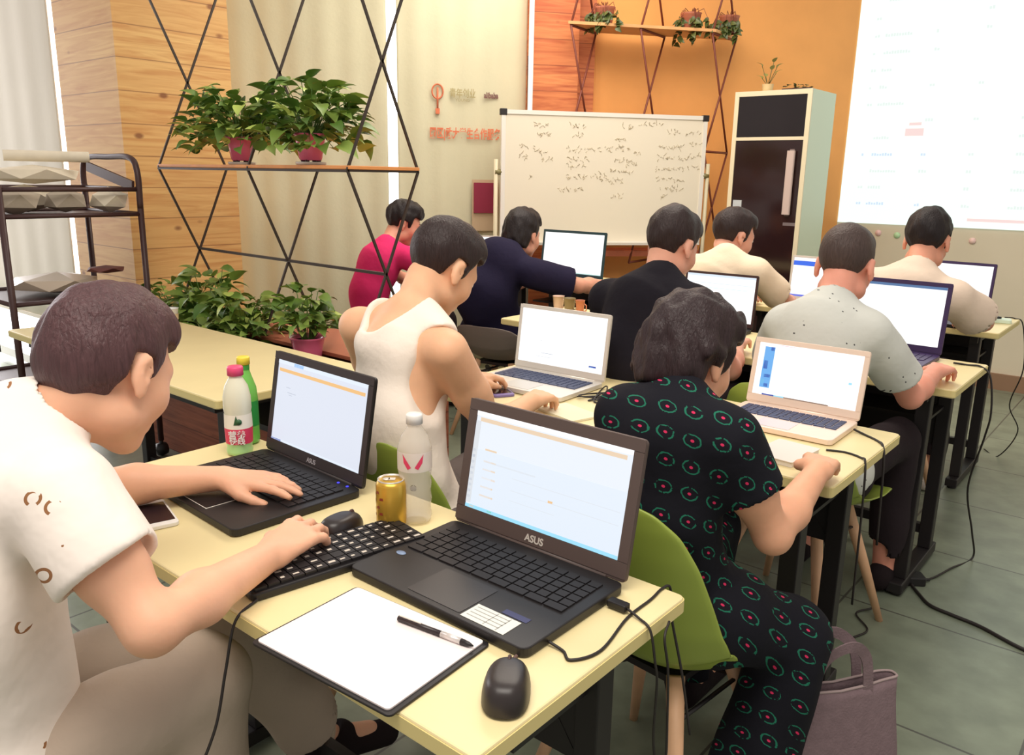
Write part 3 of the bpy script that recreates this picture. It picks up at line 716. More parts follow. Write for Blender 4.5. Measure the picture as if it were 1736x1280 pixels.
# ------------------------------------------------------------------ back lattice and its vines
t = thing('diamond_shelf', 'dark red crossed bar lattice with planks on the orange wall, behind the whiteboard', 'shelf', WM @ Vector((2.35, -0.2, 0)), math.atan2(WU.y, WU.x))
M_rbar = mat('dark_red_bar', (120, 58, 42), 0.55)
M_rplank = mat('tan_plank', (214, 160, 104), 0.6, noise=0.1, nscale=8)
def LP(u, n_, z): return (u-2.35, -(n_-.2), z)
for ul, ur in ((1.73, 1.97), (2.19, 2.45), (2.68, 2.965)):
    mb = MB()
    for zc in (.82, 1.56, 2.30):
        a = LP(ul, .35, zc); b_ = LP(ur, .1, zc); a2 = LP(ul, .35, zc+.74); b2_ = LP(ur, .1, zc+.74)
        mb.tube([a, b2_], .007, 6); mb.tube([b_, a2], .007, 6); mb.tube([a, b_], .008, 6)
    mb.build('crossed_frame', M_rbar, t)
mb = MB()
A, B_, C_, D_ = LP(1.71, .36, 2.30), LP(2.70, .36, 2.30), LP(2.985, .09, 2.30), LP(1.95, .09, 2.30)
for za in (2.30,):
    mb.add([(p[0], p[1], za+.006) for p in (A, B_, C_, D_)]+[(p[0], p[1], za+.024) for p in (A, B_, C_, D_)], [(0, 3, 2, 1), (4, 5, 6, 7), (0, 1, 5, 4), (1, 2, 6, 5), (2, 3, 7, 6), (3, 0, 4, 7)])
mb.build('upper_plank', M_rplank, t)
MB().box(*sorted((LP(1.70, .3, 0)[0], LP(2.70, .3, 0)[0])), -.13, .10, .86, .90).build('bench_plank', mat('reddish_plank', (190, 104, 72), .6, noise=.1), t)
for k, (u, n_, s_) in enumerate(((1.98, .24, 41), (2.58, .22, 42), (2.86, .20, 43))):
    q = thing('hanging_vine', ('leafy vine hanging above the back lattice, beside the wooden pillar', 'leafy vine hanging above the middle of the back lattice', 'leafy vine hanging above the right end of the back lattice')[k], 'vine', WM @ Vector((u, -n_, 2.325)), 0, 'vines over the back lattice')
    MB().lathe([(.05, 0), (.065, .10), (.07, .11), (.055, .10), (.045, .01)], 16, cap=False).build('pot', M_darkwood, q)
    rd = random.Random(s_); lf = MB(); sm = MB()
    for j in range(11):
        a = rd.uniform(0, 6.28); L_ = rd.uniform(.02, .14) if k else rd.uniform(.02, .10)
        x1, y1 = math.cos(a)*rd.uniform(.06, .13), -abs(math.sin(a))*rd.uniform(.06, .13)
        pts = [(0, 0, .10), (x1*.7, y1*.7, .13), (x1, y1, .06), (x1*1.1, y1*1.1, .06-L_)]
        sm.tube(pts, .002, 4)
        for w_ in range(7):
            f_ = w_/6; p = Vector(pts[2]).lerp(Vector(pts[3]), f_)
            leaf(lf, p, (rd.uniform(-1, 1), rd.uniform(-1, .2), rd.uniform(-1, .1)), (rd.uniform(-.4, .4), -1, .6), .045, .036)
    lf.build('foliage', M_leafd, q); sm.build('stems', M_rbar, q)
t = thing('small_plant', 'sprig of a small plant on top of the tall corner cabinet', 'plant', (-2.29, 5.28, 1.926), 0)
MB().lathe([(.03, 0), (.036, .05), (.03, .05), (.028, .01)], 16, cap=False).build('pot', mat('tan_pot', (200, 170, 120), .6), t)
rd = random.Random(9); lf = MB(); sm = MB()
for j in range(7):
    a = rd.uniform(0, 6.28); tp = (math.cos(a)*.05, math.sin(a)*.05, .09+.015*j)
    sm.tube([(0, 0, .04), tp], .002, 4); leaf(lf, tp, (math.cos(a), math.sin(a), .8), (0, 0, 1), .045, .03)
lf.build('foliage', leafmat('sprig_leaves', (130, 128, 60), (168, 160, 90)), t); sm.build('stems', M_leafd, t)
t = thing('creeper_tray', 'low dark creeping plant on top of the cabinet, right of the sprig', 'plant', (-2.08, 5.25, 1.926), 0)
MB().box(-.09, .09, -.03, .03, 0, .012).build('tray', M_brownmetal, t); lf = MB()
for j in range(26): leaf(lf, (rd.uniform(-.085, .085), rd.uniform(-.03, .03), .012+rd.uniform(0, .02)), (rd.uniform(-1, 1), rd.uniform(-1, 1), .3), (0, 0, 1), .022, .02)
lf.build('foliage', M_leafd, t)

# ------------------------------------------------------------------ metal cart at the far left
t = thing('metal_cart', 'brown tubular metal cart at the far left with a paper-filled top basket', 'cart', (-4.05, 1.555, 0), 0)
wx, wy = .28, .29
for sx in (-1, 1):
    for sy in (-1, 1):
        q = MB().tube([(sx*wx, sy*wy, .08), (sx*wx, sy*wy, 1.30)], .014, 10).build('post', M_brownmetal, t)
        MB().lathe([(.0, -.03), (.03, -.022), (.035, 0), (.03, .022), (0, .03)], 14, Matrix.Translation((sx*wx, sy*wy, .035)) @ Matrix.Rotation(R(90), 4, 'X'), cap=False).tube([(sx*wx, sy*wy, .035), (sx*wx, sy*wy, .09)], .01, 8).build('caster', M_blackp, q)
MB().tube(spline([(wx, wy, 1.20), (wx, wy, 1.36), (wx-.06, wy, 1.425), (0, wy, 1.43), (-wx+.06, wy, 1.425), (-wx, wy, 1.36), (-wx, wy, 1.20)], 6), .014, 10).build('handle_loop', M_brownmetal, t)
for zb in (1.165, .80, .42):
    mb = MB(); mb.box(-wx, wx, -wy, wy, zb, zb+.006)
    for a, b_ in (((-wx, -wy), (wx, -wy)), ((wx, -wy), (wx, wy)), ((wx, wy), (-wx, wy)), ((-wx, wy), (-wx, -wy))):
        mb.tube([(*a, zb+.01), (*b_, zb+.01)], .010, 8)
        if zb > 1: mb.tube([(*a, 1.285), (*b_, 1.285)], .010, 8)
    mb.build('tray', M_brownmetal, t)
MB().bar((wx-.01, wy-.02, 1.30), (-wx+.1, wy-.02, 1.385), .012, .045).build('brace_plate', M_brownmetal, t)
M_paper = mat('crumpled_paper', (222, 212, 190), .85, noise=.05); M_paperg = mat('grey_packing_paper', (172, 160, 142), .85, noise=.06)
def faceted(label, x, y, z, sx, sy, sz, seed, m, name='paper_bundle', cat='paper bundle', group='packing paper on the metal cart', rz=0.0):
    rd = random.Random(seed); bm = bmesh.new(); bmesh.ops.create_icosphere(bm, subdivisions=1, radius=1)
    vs = [(v.co.x*sx*rd.uniform(.8, 1.15), v.co.y*sy*rd.uniform(.8, 1.15), max(-sz, v.co.z*sz*rd.uniform(.85, 1.1))+sz) for v in bm.verts]
    fs = [tuple(v.index for v in f.verts) for f in bm.faces]; bm.free()
    o = MB().add(vs, fs).build(name, m, loc=(x, y, z), rot=(0, 0, rz)); return tag(o, label, cat, group)
faceted('grey faceted paper bundle at the near end of the cart\'s top tray', -3.88, 1.36, 1.175, .09, .12, .062, 1, M_paperg)
faceted('grey faceted paper bundle in the middle of the cart\'s top tray', -3.88, 1.56, 1.175, .09, .10, .062, 2, M_paperg)
faceted('pale grey paper bundle at the far end of the cart\'s top tray', -3.87, 1.75, 1.175, .08, .09, .058, 3, M_paper)
faceted('long white paper bundle topmost in the cart\'s top basket', -4.08, 1.52, 1.30, .12, .24, .045, 4, M_paper, rz=.2)
faceted('cream paper bundle under the long white one in the cart\'s top basket', -4.14, 1.50, 1.175, .15, .22, .062, 5, M_paper)
t = thing('paper_roll', 'white rolled tube lying across the cart\'s top basket', 'roll', (-4.12, 1.42, 1.42), 0)
t.rotation_euler = (0, 0, R(70))
t.location.z = 1.425
MB().tube([(0, 0, 0), (.34, .0, .0)], .024, 16, caps=False).lathe([(.024, 0), (.014, .0)], 16, Matrix.Rotation(R(90), 4, 'Y'), cap=False).build('roll_body', M_paper, t)
faceted('crumpled clear plastic wrap on the middle tray of the cart', -4.02, 1.55, .81, .20, .22, .05, 6, mat('cloudy_plastic', (206, 190, 170), .3), 'plastic_wrap', 'wrap', None)
faceted('brown net bundle on the cart\'s middle tray, behind the left man\'s head', -3.90, 1.72, .90, .08, .10, .02, 7, mat('brown_net', (110, 62, 56), .7), 'net_bundle', 'bundle', None)
# ------------------------------------------------------------------ things on the desks
Z = .75
M_cable = mat('black_cable', (34, 28, 26), 0.5)
def cable(label, pts, r=.0022, m=None, group=None, name='cable', n=8):
    o = MB().tube(spline(pts, n), r, 7).build(name, m or M_cable)
    return tag(o, label, 'cable', group)
def mouse(label, x, y, rz, logo=False, s=1.0):
    t = thing('computer_mouse', label, 'mouse', (x, y, Z), rz, 'computer mice')
    def f(u, v):
        a = u*2*math.pi; ph = v*math.pi/2
        cx, cy = math.cos(a), math.sin(a)
        ex = .8
        X = math.copysign(abs(cx)**ex, cx)*.0295*(1-.07*cy); Y = math.copysign(abs(cy)**ex, cy)*.052
        return (X*math.cos(ph)**.45*s, Y*math.cos(ph)**.45*s, (.004+.032*math.sin(ph)*(1-.25*cy*math.cos(ph)))*s)
    MB().grid(f, 32, 12).box(-.02*s, .02*s, -.035*s, .035*s, .0005, .005).build('shell', mat('mouse_black', (40, 33, 32), .38), t)
    MB().tube([(0, .0475*s, .012*s), (0, .030*s, .0315*s)], .0022, 8).build('wheel_groove', M_keyb, t)
    MB().lathe([(.0, -.0025), (.007, -.0022), (.0085, 0), (.007, .0022), (0, .0025)], 14, Matrix.Translation((0, .030*s, .0275*s)) @ Matrix.Rotation(R(90), 4, 'Y'), cap=False).build('scroll_wheel', M_brownmetal, t)
    if logo:
        writing('logo', 'ASUS', .0085, M_silver, Matrix.Translation((-.002, -.018, .0352)) @ Matrix.Rotation(R(-9), 4, 'X'), t, .0002)
    return t
mouse('black mouse on the near end of the front desk, right of the notepad', -.563, .680, R(34), True)
cable('thin grey cord from the near black mouse under the laptop', [(-.592, .722, .760), (-.602, .738, .754), (-.606, .756, .7525)], .0022, mat('grey_cord', (120, 96, 90), .5))
mouse('black mouse under the left man\'s right hand, behind the keyboard', -1.088, .845, R(12), s=.92)

# notepad: black clipboard with white paper, pen on it
t = thing('notepad', 'white paper on a black clip folder at the near edge of the front desk', 'notepad', (-.772, .642, Z), R(4))
MB().rbox(-.130, .130, -.098, .098, .0005, .004, .008).build('folder', M_blackp, t, bevel=.001)
MB().rbox(-.124, .122, -.092, .094, .0041, .0062, .006).build('paper', mat('white_paper', (238, 228, 226), .8), t)
t = thing('pen', 'black and silver pen lying on the white notepad', 'pen', (-.782, .702, .7605), R(8))
MB().tube([(0, 0, 0), (.075, 0, 0)], .0042, 10).build('barrel', mat('pen_black', (44, 32, 34), .35), t)
MB().tube([(.075, 0, 0), (.108, 0, 0)], .0045, 10).build('grip', mat('pen_silver', (220, 214, 210), .3, metal=.4), t)
MB().tube([(.108, 0, 0), (.120, 0, 0), (.128, 0, 0)], [.0045, .0035, .0008], 10).build('tip', M_blackp, t)
MB().box(.002, .04, -.001, .001, .004, .0055).build('clip', M_silver, t)

# keyboard of the left man
t = thing('keyboard', 'black keyboard with pale key markings under the left man\'s arm', 'keyboard', (-1.015, .765, Z), R(80))
MB().rbox(-.160, .160, -.058, .058, .001, .014, .012).build('case', M_blackp, t, bevel=.003)
kb = MB(); lg = MB(); rd = random.Random(2)
for r_ in range(5):
    for k in range(15):
        a = -.152+.304*k/15; c_ = -.052+.104*r_/5
        kb.box(a+.001, a+.0192, c_+.001, c_+.0195, .014, .019)
        if rd.random() < .85: lg.box(a+.004, a+.004+rd.uniform(.006, .012), c_+.008, c_+.008+rd.uniform(.003, .006), .0191, .0194)
kb.build('keys', M_keyb, t); lg.build('key_markings', mat('pale_marking', (206, 196, 182), .6), t)
cable('keyboard cord hanging off the front desk by the left man\'s knee', [(-1.00, .63, .757), (-.985, .603, .754), (-.975, .562, .742), (-.965, .536, .68), (-.955, .51, .61), (-.95, .475, .55), (-.955, .44, .46), (-.97, .40, .3), (-1.0, .34, .12), (-1.05, .28, .006), (-1.15, .15, .006)], .0022)

# can
t = thing('drink_can', 'gold drink can on the front desk in front of the clear bottle', 'can', (-1.018, .885+.035, Z), R(40))
t.location = (-1.045, .925, Z)
M_gold = mat('gold_can', (206, 164, 62), .3, metal=.55)
MB().lathe([(.022, 0), (.0265, .006), (.0275, .012), (.0275, .080), (.0240, .088)], 28).build('can_body', M_gold, t)
MB().lathe([(.0240, .088), (.0243, .0905), (.0225, .0905), (.0215, .087), (.001, .0868)], 28, cap=False).build('can_lid', mat('can_silver', (222, 216, 206), .3, metal=.7), t)
MB().box(-.004, .008, -.005, .005, .0885, .0900).lathe([(.0065, 0), (.0065, .0015)], 12, Matrix.Translation((-.008, 0, .0885))).build('pull_tab', M_silver, t)
rd = random.Random(8); mb = MB()
for k in range(9):
    a = R(-150+rd.uniform(-28, 28)); z_ = .022+.05*k/9
    mb.add([(math.cos(a+da)*.0278, math.sin(a+da)*.0278, z_+dz) for da, dz in ((-.16, 0), (.16, .001), (.13, .006), (-.13, .005))], [(0, 1, 2, 3)])
mb.build('red_print', mat('red_brown_print', (150, 62, 40), .5), t)
# clear bottle with white cap
def bottle(label, x, y, prof, m_body, m_cap, cap_z, cap_r, cap_h, group='drink bottles', ribs=0, name='drink_bottle', s=1.0, liquid=None):
    t = thing(name, label, 'bottle', (x, y, Z), 0, group)
    MB().lathe([(r*s, z*s) for r, z in prof], 30).build('bottle_body', m_body, t)
    n = 24; mb = MB(); mb.lathe([(cap_r*s, cap_z*s), (cap_r*s, (cap_z+cap_h*.85)*s), (cap_r*.9*s, (cap_z+cap_h)*s)], n)
    mb.build('cap', m_cap, t)
    return t
M_pet = mat('clear_pet', (240, 232, 218), .12, alpha=.42)
b3 = bottle('clear ribbed water bottle with white cap and pink emblem beside the gold can', -1.028, .968, [(.020, .0), (.028, .004), (.0305, .012), (.0285, .03), (.0305, .045), (.0285, .06), (.0305, .075), (.0285, .088), (.031, .10), (.031, .142), (.0295, .150), (.024, .166), (.0135, .182), (.0125, .186), (.0125, .196)], M_pet, M_white, .188, .0150, .018)
MB().lathe([(.0315, .104), (.0315, .140)], 30, cap=False).build('label_band', mat('translucent_label', (244, 232, 224), .4, alpha=.6), b3)
mb = MB()
for sg in (-1, 1):
    c_ = []
    for (da, dz) in ((.10, .002), (.30, .012), (.62, .026), (.55, .010), (.30, -.002)):
        a = R(-50)+sg*da; c_.append((math.cos(a)*.0320, math.sin(a)*.0320, .112+dz))
    mb.add(c_, [tuple(range(5))])
mb.build('pink_emblem', mat('pink_emblem', (222, 60, 96), .5), b3)
MB().lathe([(.006, 0), (.006, .0006)], 12, Matrix.Translation((math.cos(R(-50))*.029, math.sin(R(-50))*.029, .075)) @ Matrix.Rotation(R(-50), 4, 'Z') @ Matrix.Rotation(R(90), 4, 'Y')).build('small_mark', mat('dark_olive_mark', (92, 84, 52), .5), b3)
# yoghurt drink bottle with pink cap
M_milk = mat('cloudy_bottle', (226, 224, 200), .25)
b1_ = bottle('white drink bottle with pink cap and pink label, left of the left laptop', -1.590, .958, [(.018, 0), (.027, .004), (.0285, .012), (.0265, .022), (.0285, .032), (.0300, .075), (.0290, .10), (.0305, .108), (.0300, .135), (.025, .160), (.015, .178), (.0135, .182), (.0135, .188)], M_milk, mat('pink_cap', (230, 76, 124), .4), .184, .0175, .020)
MB().lathe([(.0293, .030), (.0306, .066)], 30, cap=False).build('pink_label', mat('pink_label', (222, 62, 96), .5), b1_)
MB().lathe([(.0306, .066), (.0296, .098)], 30, cap=False).build('white_label', mat('cream_label', (238, 232, 216), .5), b1_)
MB().lathe([(.0186, .001), (.0275, .0045), (.0289, .012), (.0270, .022), (.0290, .030)], 30, cap=False).build('green_foot', mat('pale_green', (176, 220, 150), .4), b1_)
a = R(-40)
LB = Matrix.Rotation(a, 4, 'Z') @ Matrix.Translation((.0312, 0, 0)) @ Matrix.Rotation(R(90), 4, 'Z') @ Matrix.Rotation(R(90), 4, 'X')
MB().lathe([(.007, 0), (.007, .0008)], 12, Matrix.Rotation(R(-30), 4, 'Z') @ Matrix.Translation((.0305, 0, .083)) @ Matrix.Rotation(R(90), 4, 'Y')).add([(.0312*math.cos(a+d_), .0312*math.sin(a+d_), z_) for d_, z_ in ((-.2, .076), (.2, .076), (0, .098))], [(0, 1, 2)]).build('leaf_mark', mat('dark_green_mark', (52, 96, 60), .5), b1_)
writing('lettering', '\u8425\u517b', .019, M_white, Matrix.Rotation(a, 4, 'Z') @ Matrix.Translation((.0312, 0, .053)) @ Matrix.Rotation(R(90), 4, 'Z') @ Matrix.Rotation(R(90), 4, 'X'), b1_, .0003)
writing('lettering', '\u5feb\u7ebf', .017, M_white, Matrix.Rotation(a, 4, 'Z') @ Matrix.Translation((.0308, 0, .038)) @ Matrix.Rotation(R(90), 4, 'Z') @ Matrix.Rotation(R(90), 4, 'X'), b1_, .0003)
M_grn = mat('green_pet', (120, 206, 92), .2, alpha=.85)
b2_ = bottle('green drink bottle with yellow cap behind the pink capped bottle', -1.648, 1.015, [(.018, 0), (.027, .004), (.028, .012), (.028, .11), (.026, .135), (.016, .165), (.0125, .178), (.0125, .19)], M_grn, mat('yellow_cap', (238, 214, 70), .4), .190, .0150, .018)
MB().lathe([(.0284, .045), (.0284, .105)], 28, cap=False).build('label_band', mat('deep_green_label', (40, 150, 70), .4), b2_)
MB().lathe([(.0135, .178), (.0135, .188)], 28, cap=False).build('neck_ring', mat('neck_green', (60, 150, 60), .4), b2_)

# phones
def phone(label, x, y, rz, m_body, w=.064, l=.128, z=Z):
    t = thing('phone', label, 'phone', (x, y, z), rz, 'phones on the desks')
    MB().rbox(-w/2, w/2, -l/2, l/2, .0005, .008, .009).build('phone_body', m_body, t, bevel=.0015)
    MB().rbox(-w/2+.004, w/2-.004, -l/2+.016, l/2-.016, .0081, .0084, .002).build('phone_screen', mat('phone_glass', (40, 28, 34), .12), t)
    return t
phone('white phone with dark screen by the left man\'s sleeve', -1.395, .655, R(75), M_white)
phone('violet phone beside the pale gold laptop under the tank top man\'s arm', -1.525, 1.775, R(60), mat('violet_phone', (128, 112, 170), .4))
t = thing('notebook', 'small white notebook at the near edge of the second desk, beside the typing hand', 'notebook', (-.66, 1.80, Z), R(-5))
MB().rbox(-.05, .05, -.07, .07, .0005, .012, .004).build('pages', mat('white_pages', (228, 222, 214), .8), t)
MB().rbox(-.052, .052, -.072, .072, .0121, .0135, .004).build('cover', mat('pale_cover', (226, 218, 210), .7), t)
t = thing('notebook', 'flat white sheet pad on the second desk, right of the tank top man\'s hand', 'notebook', (-1.235, 1.735, Z), R(-15))
MB().rbox(-.075, .075, -.05, .05, .0005, .006, .003).build('pages', mat('cream_pages', (232, 226, 196), .8), t)

def cup(label, x, y, m_, r=.028, h=.07):
    t = thing('cup', label, 'cup', (x, y, Z), 0)
    MB().lathe([(r*.75, 0), (r, h), (r*1.04, h), (r*.93, h-.004), (r*.7, .004), (0, .004)], 20, cap=False).build('cup_body', m_, t)
    MB().tube([(r*.9, 0, h*.8), (r*1.6, 0, h*.7), (r*1.6, 0, h*.35), (r*.85, 0, h*.25)], .003, 6).build('handle', m_, t)
cup('pale pink cup on the third desk, above the pale gold laptop\'s lid', -2.32, 3.14, mat('pale_pink_china', (226, 196, 178), .35))
cup('small olive cup on the third desk, right of the pale pink cup', -2.24, 3.12, mat('olive_china', (150, 134, 96), .4))
cup('orange-brown cup on the third desk, rightmost of the three cups', -2.165, 3.10, mat('orange_china', (206, 128, 92), .4), .022)
# cables
cable('thin black cord looping over the front desk behind the big laptop', [(-.590, .80, .757), (-.565, .800, .7525), (-.545, .790, .7525), (-.528, .835, .7525), (-.546, .93, .7525), (-.548, 1.0, .7525), (-.552, 1.04, .7525), (-.548, 1.06, .748), (-.545, 1.064, .70), (-.52, 1.068, .60), (-.5, 1.07, .5)], .0022)
t = thing('usb_plug', 'black plug in the big laptop\'s right side, its cord hanging in a loop', 'plug', (-.587, .945, .758), R(0))
MB().box(0.0, .032, -.008, .008, -.005, .006).build('plug_body', M_blackp, t, bevel=.002)
MB().tube(spline([(.03, 0, 0), (.055, -.006, -.004), (.078, -.012, -.012), (.088, -.01, -.06), (.088, .0, -.10), (.083, .01, -.20), (.090, .015, -.25), (.10, .02, -.235), (.098, .02, -.16), (.096, .015, -.08), (.09, .01, -.03), (.08, .04, -.02)], 8), .0020, 7).build('cord', M_cable, t)
rd = random.Random(4)
pts = []
for k in range(26):
    a = k*1.1; pts.append((-1.24+.055*math.cos(a)+.03*math.sin(k*.7), 1.95+.08*math.sin(a*1.3), .7525+.004*(k % 3)))
cable('tangle of thin dark cords on the second desk, right of the pale gold laptop', pts, .0022)
cable('black cord lying over the right end of the second desk, beside the pale pink laptop', [(-.60, 2.10, .758), (-.57, 2.09, .753), (-.53, 2.06, .7525), (-.508, 2.03, .750), (-.498, 2.02, .70), (-.49, 2.02, .5)], .003)
cable('thin black cord from under the typing hand over the second desk\'s end', [(-.60, 1.90, .753), (-.56, 1.915, .7525), (-.52, 1.90, .7525), (-.503, 1.88, .747), (-.495, 1.87, .65), (-.49, 1.87, .4)], .0026)
cable('black cord dropping off the third desk\'s far right corner to the floor', [(-.60, 3.18, .757), (-.56, 3.20, .7525), (-.515, 3.20, .7525), (-.48, 3.19, .72), (-.46, 3.18, .60), (-.47, 3.19, .5), (-.50, 3.22, .3), (-.47, 3.26, .12), (-.46, 3.3, .006), (-.50, 3.15, .006), (-.54, 3.0, .006), (-.60, 2.93, .008)], .0035)
cable('black cord hanging by the wall past the far right desk', [(-.66, 4.5, .757), (-.62, 4.52, .753), (-.585, 4.55, .72), (-.56, 4.6, .5), (-.60, 4.66, .3), (-.55, 4.7, .16), (-.62, 4.72, .006), (-.7, 4.8, .006)], .003)
cable('black cord trailing on the floor out of the right edge of the picture', [(-.575, 2.90, .012), (-.54, 2.86, .006), (-.49, 2.80, .006), (-.42, 2.78, .006), (-.33, 2.76, .006), (-.20, 2.70, .006), (.0, 2.66, .006), (.2, 2.66, .006)], .006)
cable('thin dark cord curled on the floor between desk legs and bag', [(-.64, 2.86, .006), (-.66, 2.74, .006), (-.63, 2.66, .006), (-.66, 2.58, .006), (-.60, 2.50, .006), (-.62, 2.42, .006)], .003)
t = thing('power_adapter', 'black power adapter on the floor at the foot of the third desk', 'adapter', (-.60, 2.93, 0), R(35))
MB().rbox(-.06, .06, -.03, .03, .0, .032, .01).build('adapter_body', M_blackp, t, bevel=.004)
MB().tube([(.06, 0, .015), (.08, 0, .014)], .006, 8).build('strain_relief', M_blackp, t)
t = thing('lit_edge_block', 'flat pale device with a dark knob on the far right desk\'s end', 'device', (-.665, 4.36, Z), R(10))
MB().rbox(-.055, .055, -.035, .035, .0, .018, .01).build('block_body', mat('projector_tinted_plastic', (226, 246, 226), .4), t, bevel=.003)  # pale green is projector light on the desk edge, put into the colour
MB().lathe([(.014, .018), (.014, .026)], 14).build('knob', M_blackp, t)
# bag on the floor at lower right
t = thing('tote_bag', 'grey-mauve tote bag with soft handles standing on the floor at lower right', 'bag', (-.432, 1.60, 0), R(56))
M_tote = mat('mauve_felt', (126, 106, 110), .95, noise=.08, nscale=60, bump=.2, bscale=200)
def bagf(u, v):
    a = u*2*math.pi; c_, s_ = math.cos(a), math.sin(a)
    X = math.copysign(abs(c_)**.35, c_)*(.172-.012*v); Y = math.copysign(abs(s_)**.5, s_)*(.05-.034*v)
    return (X+.006*math.sin(v*5+a), Y+.006*math.sin(X*30+v*4), .003+v*.345)
MB().grid(bagf, 56, 14).prism([(bagf(k/56, 0)[0], bagf(k/56, 0)[1]) for k in range(56)], .002, .006).build('bag_body', M_tote, t, solid=.003)
rim = MB(); rim.tube([bagf(k/56, 1) for k in range(56)], .003, 6, closed=True); rim.build('rim', mat('tote_rim', (160, 142, 140), .9), t)
for sy in (-1, 1):
    pts = spline([(-.07, sy*.02, .25), (-.068, sy*.018, .34), (-.05, sy*.02, .42), (0, sy*.03, .455), (.05, sy*.02, .42), (.068, sy*.018, .34), (.07, sy*.02, .25)], 6)
    mb = MB(); vs = []
    for i, p in enumerate(pts):
        d_ = (pts[min(i+1, len(pts)-1)]-pts[max(i-1, 0)]).normalized(); nrm = Vector((d_.z, 0, -d_.x))*.012
        vs += [p+nrm, p-nrm]
    mb.add(vs, [(2*i, 2*i+1, 2*i+3, 2*i+2) for i in range(len(pts)-1)])
    mb.build('handle', M_tote, t, solid=.003)
# ------------------------------------------------------------------ people: smooth surfaces grown from blended limbs
def V3(p): return np.array(p, dtype=np.float32)
def unit(v): v = V3(v); return v/np.linalg.norm(v)
def smin(a, b, k):
    h = np.clip(.5+.5*(b-a)/k, 0, 1); return b*(1-h)+a*h-k*h*(1-h)
def smax(a, b, k): return -smin(-a, -b, k)
class Cone:
    """tapered limb between two joints, optionally flattened along axis n by q"""
    def __init__(s, a, b, ra, rb, n=None, q=1.0): s.a, s.b, s.ra, s.rb = V3(a), V3(b), ra, rb; s.n = None if n is None else unit(n); s.q = q
    def box(s): r = max(s.ra, s.rb); return np.minimum(s.a, s.b)-r, np.maximum(s.a, s.b)+r
    def d(s, X, Y, Z_):
        a, b = s.a, s.b; ab = b-a; L2 = float(ab@ab)+1e-9
        px, py, pz = X-a[0], Y-a[1], Z_-a[2]
        t = np.clip((px*ab[0]+py*ab[1]+pz*ab[2])/L2, 0, 1)
        qx, qy, qz = px-ab[0]*t, py-ab[1]*t, pz-ab[2]*t
        if s.n is not None:
            k = (qx*s.n[0]+qy*s.n[1]+qz*s.n[2])*(s.q-1)
            qx, qy, qz = qx+k*s.n[0], qy+k*s.n[1], qz+k*s.n[2]
        return np.sqrt(qx*qx+qy*qy+qz*qz)-(s.ra+(s.rb-s.ra)*t)
class Ell:
    def __init__(s, c, r, M=None): s.c, s.r = V3(c), V3(r); s.M = np.eye(3, dtype=np.float32) if M is None else np.array(M, dtype=np.float32)
    def box(s): m_ = float(s.r.max()); return s.c-m_, s.c+m_
    def d(s, X, Y, Z_):
        p = [X-s.c[0], Y-s.c[1], Z_-s.c[2]]
        q = [(p[0]*s.M[0][i]+p[1]*s.M[1][i]+p[2]*s.M[2][i]) for i in range(3)]   # columns of M are the axes
        k0 = np.sqrt(sum((q[i]/s.r[i])**2 for i in range(3)))+1e-6
        k1 = np.sqrt(sum((q[i]/s.r[i]**2)**2 for i in range(3)))+1e-6
        return k0*(k0-1)/k1
class Cut:
    """a limb ended square: keeps the side of the plane (p, n) that n points away from"""
    def __init__(s, base, p, n, k=.006): s.base, s.p, s.n, s.k = base, V3(p), unit(n), k
    def box(s): return s.base.box()
    def d(s, X, Y, Z_):
        pl = (X-s.p[0])*s.n[0]+(Y-s.p[1])*s.n[1]+(Z_-s.p[2])*s.n[2]
        return smax(s.base.d(X, Y, Z_), pl, s.k)
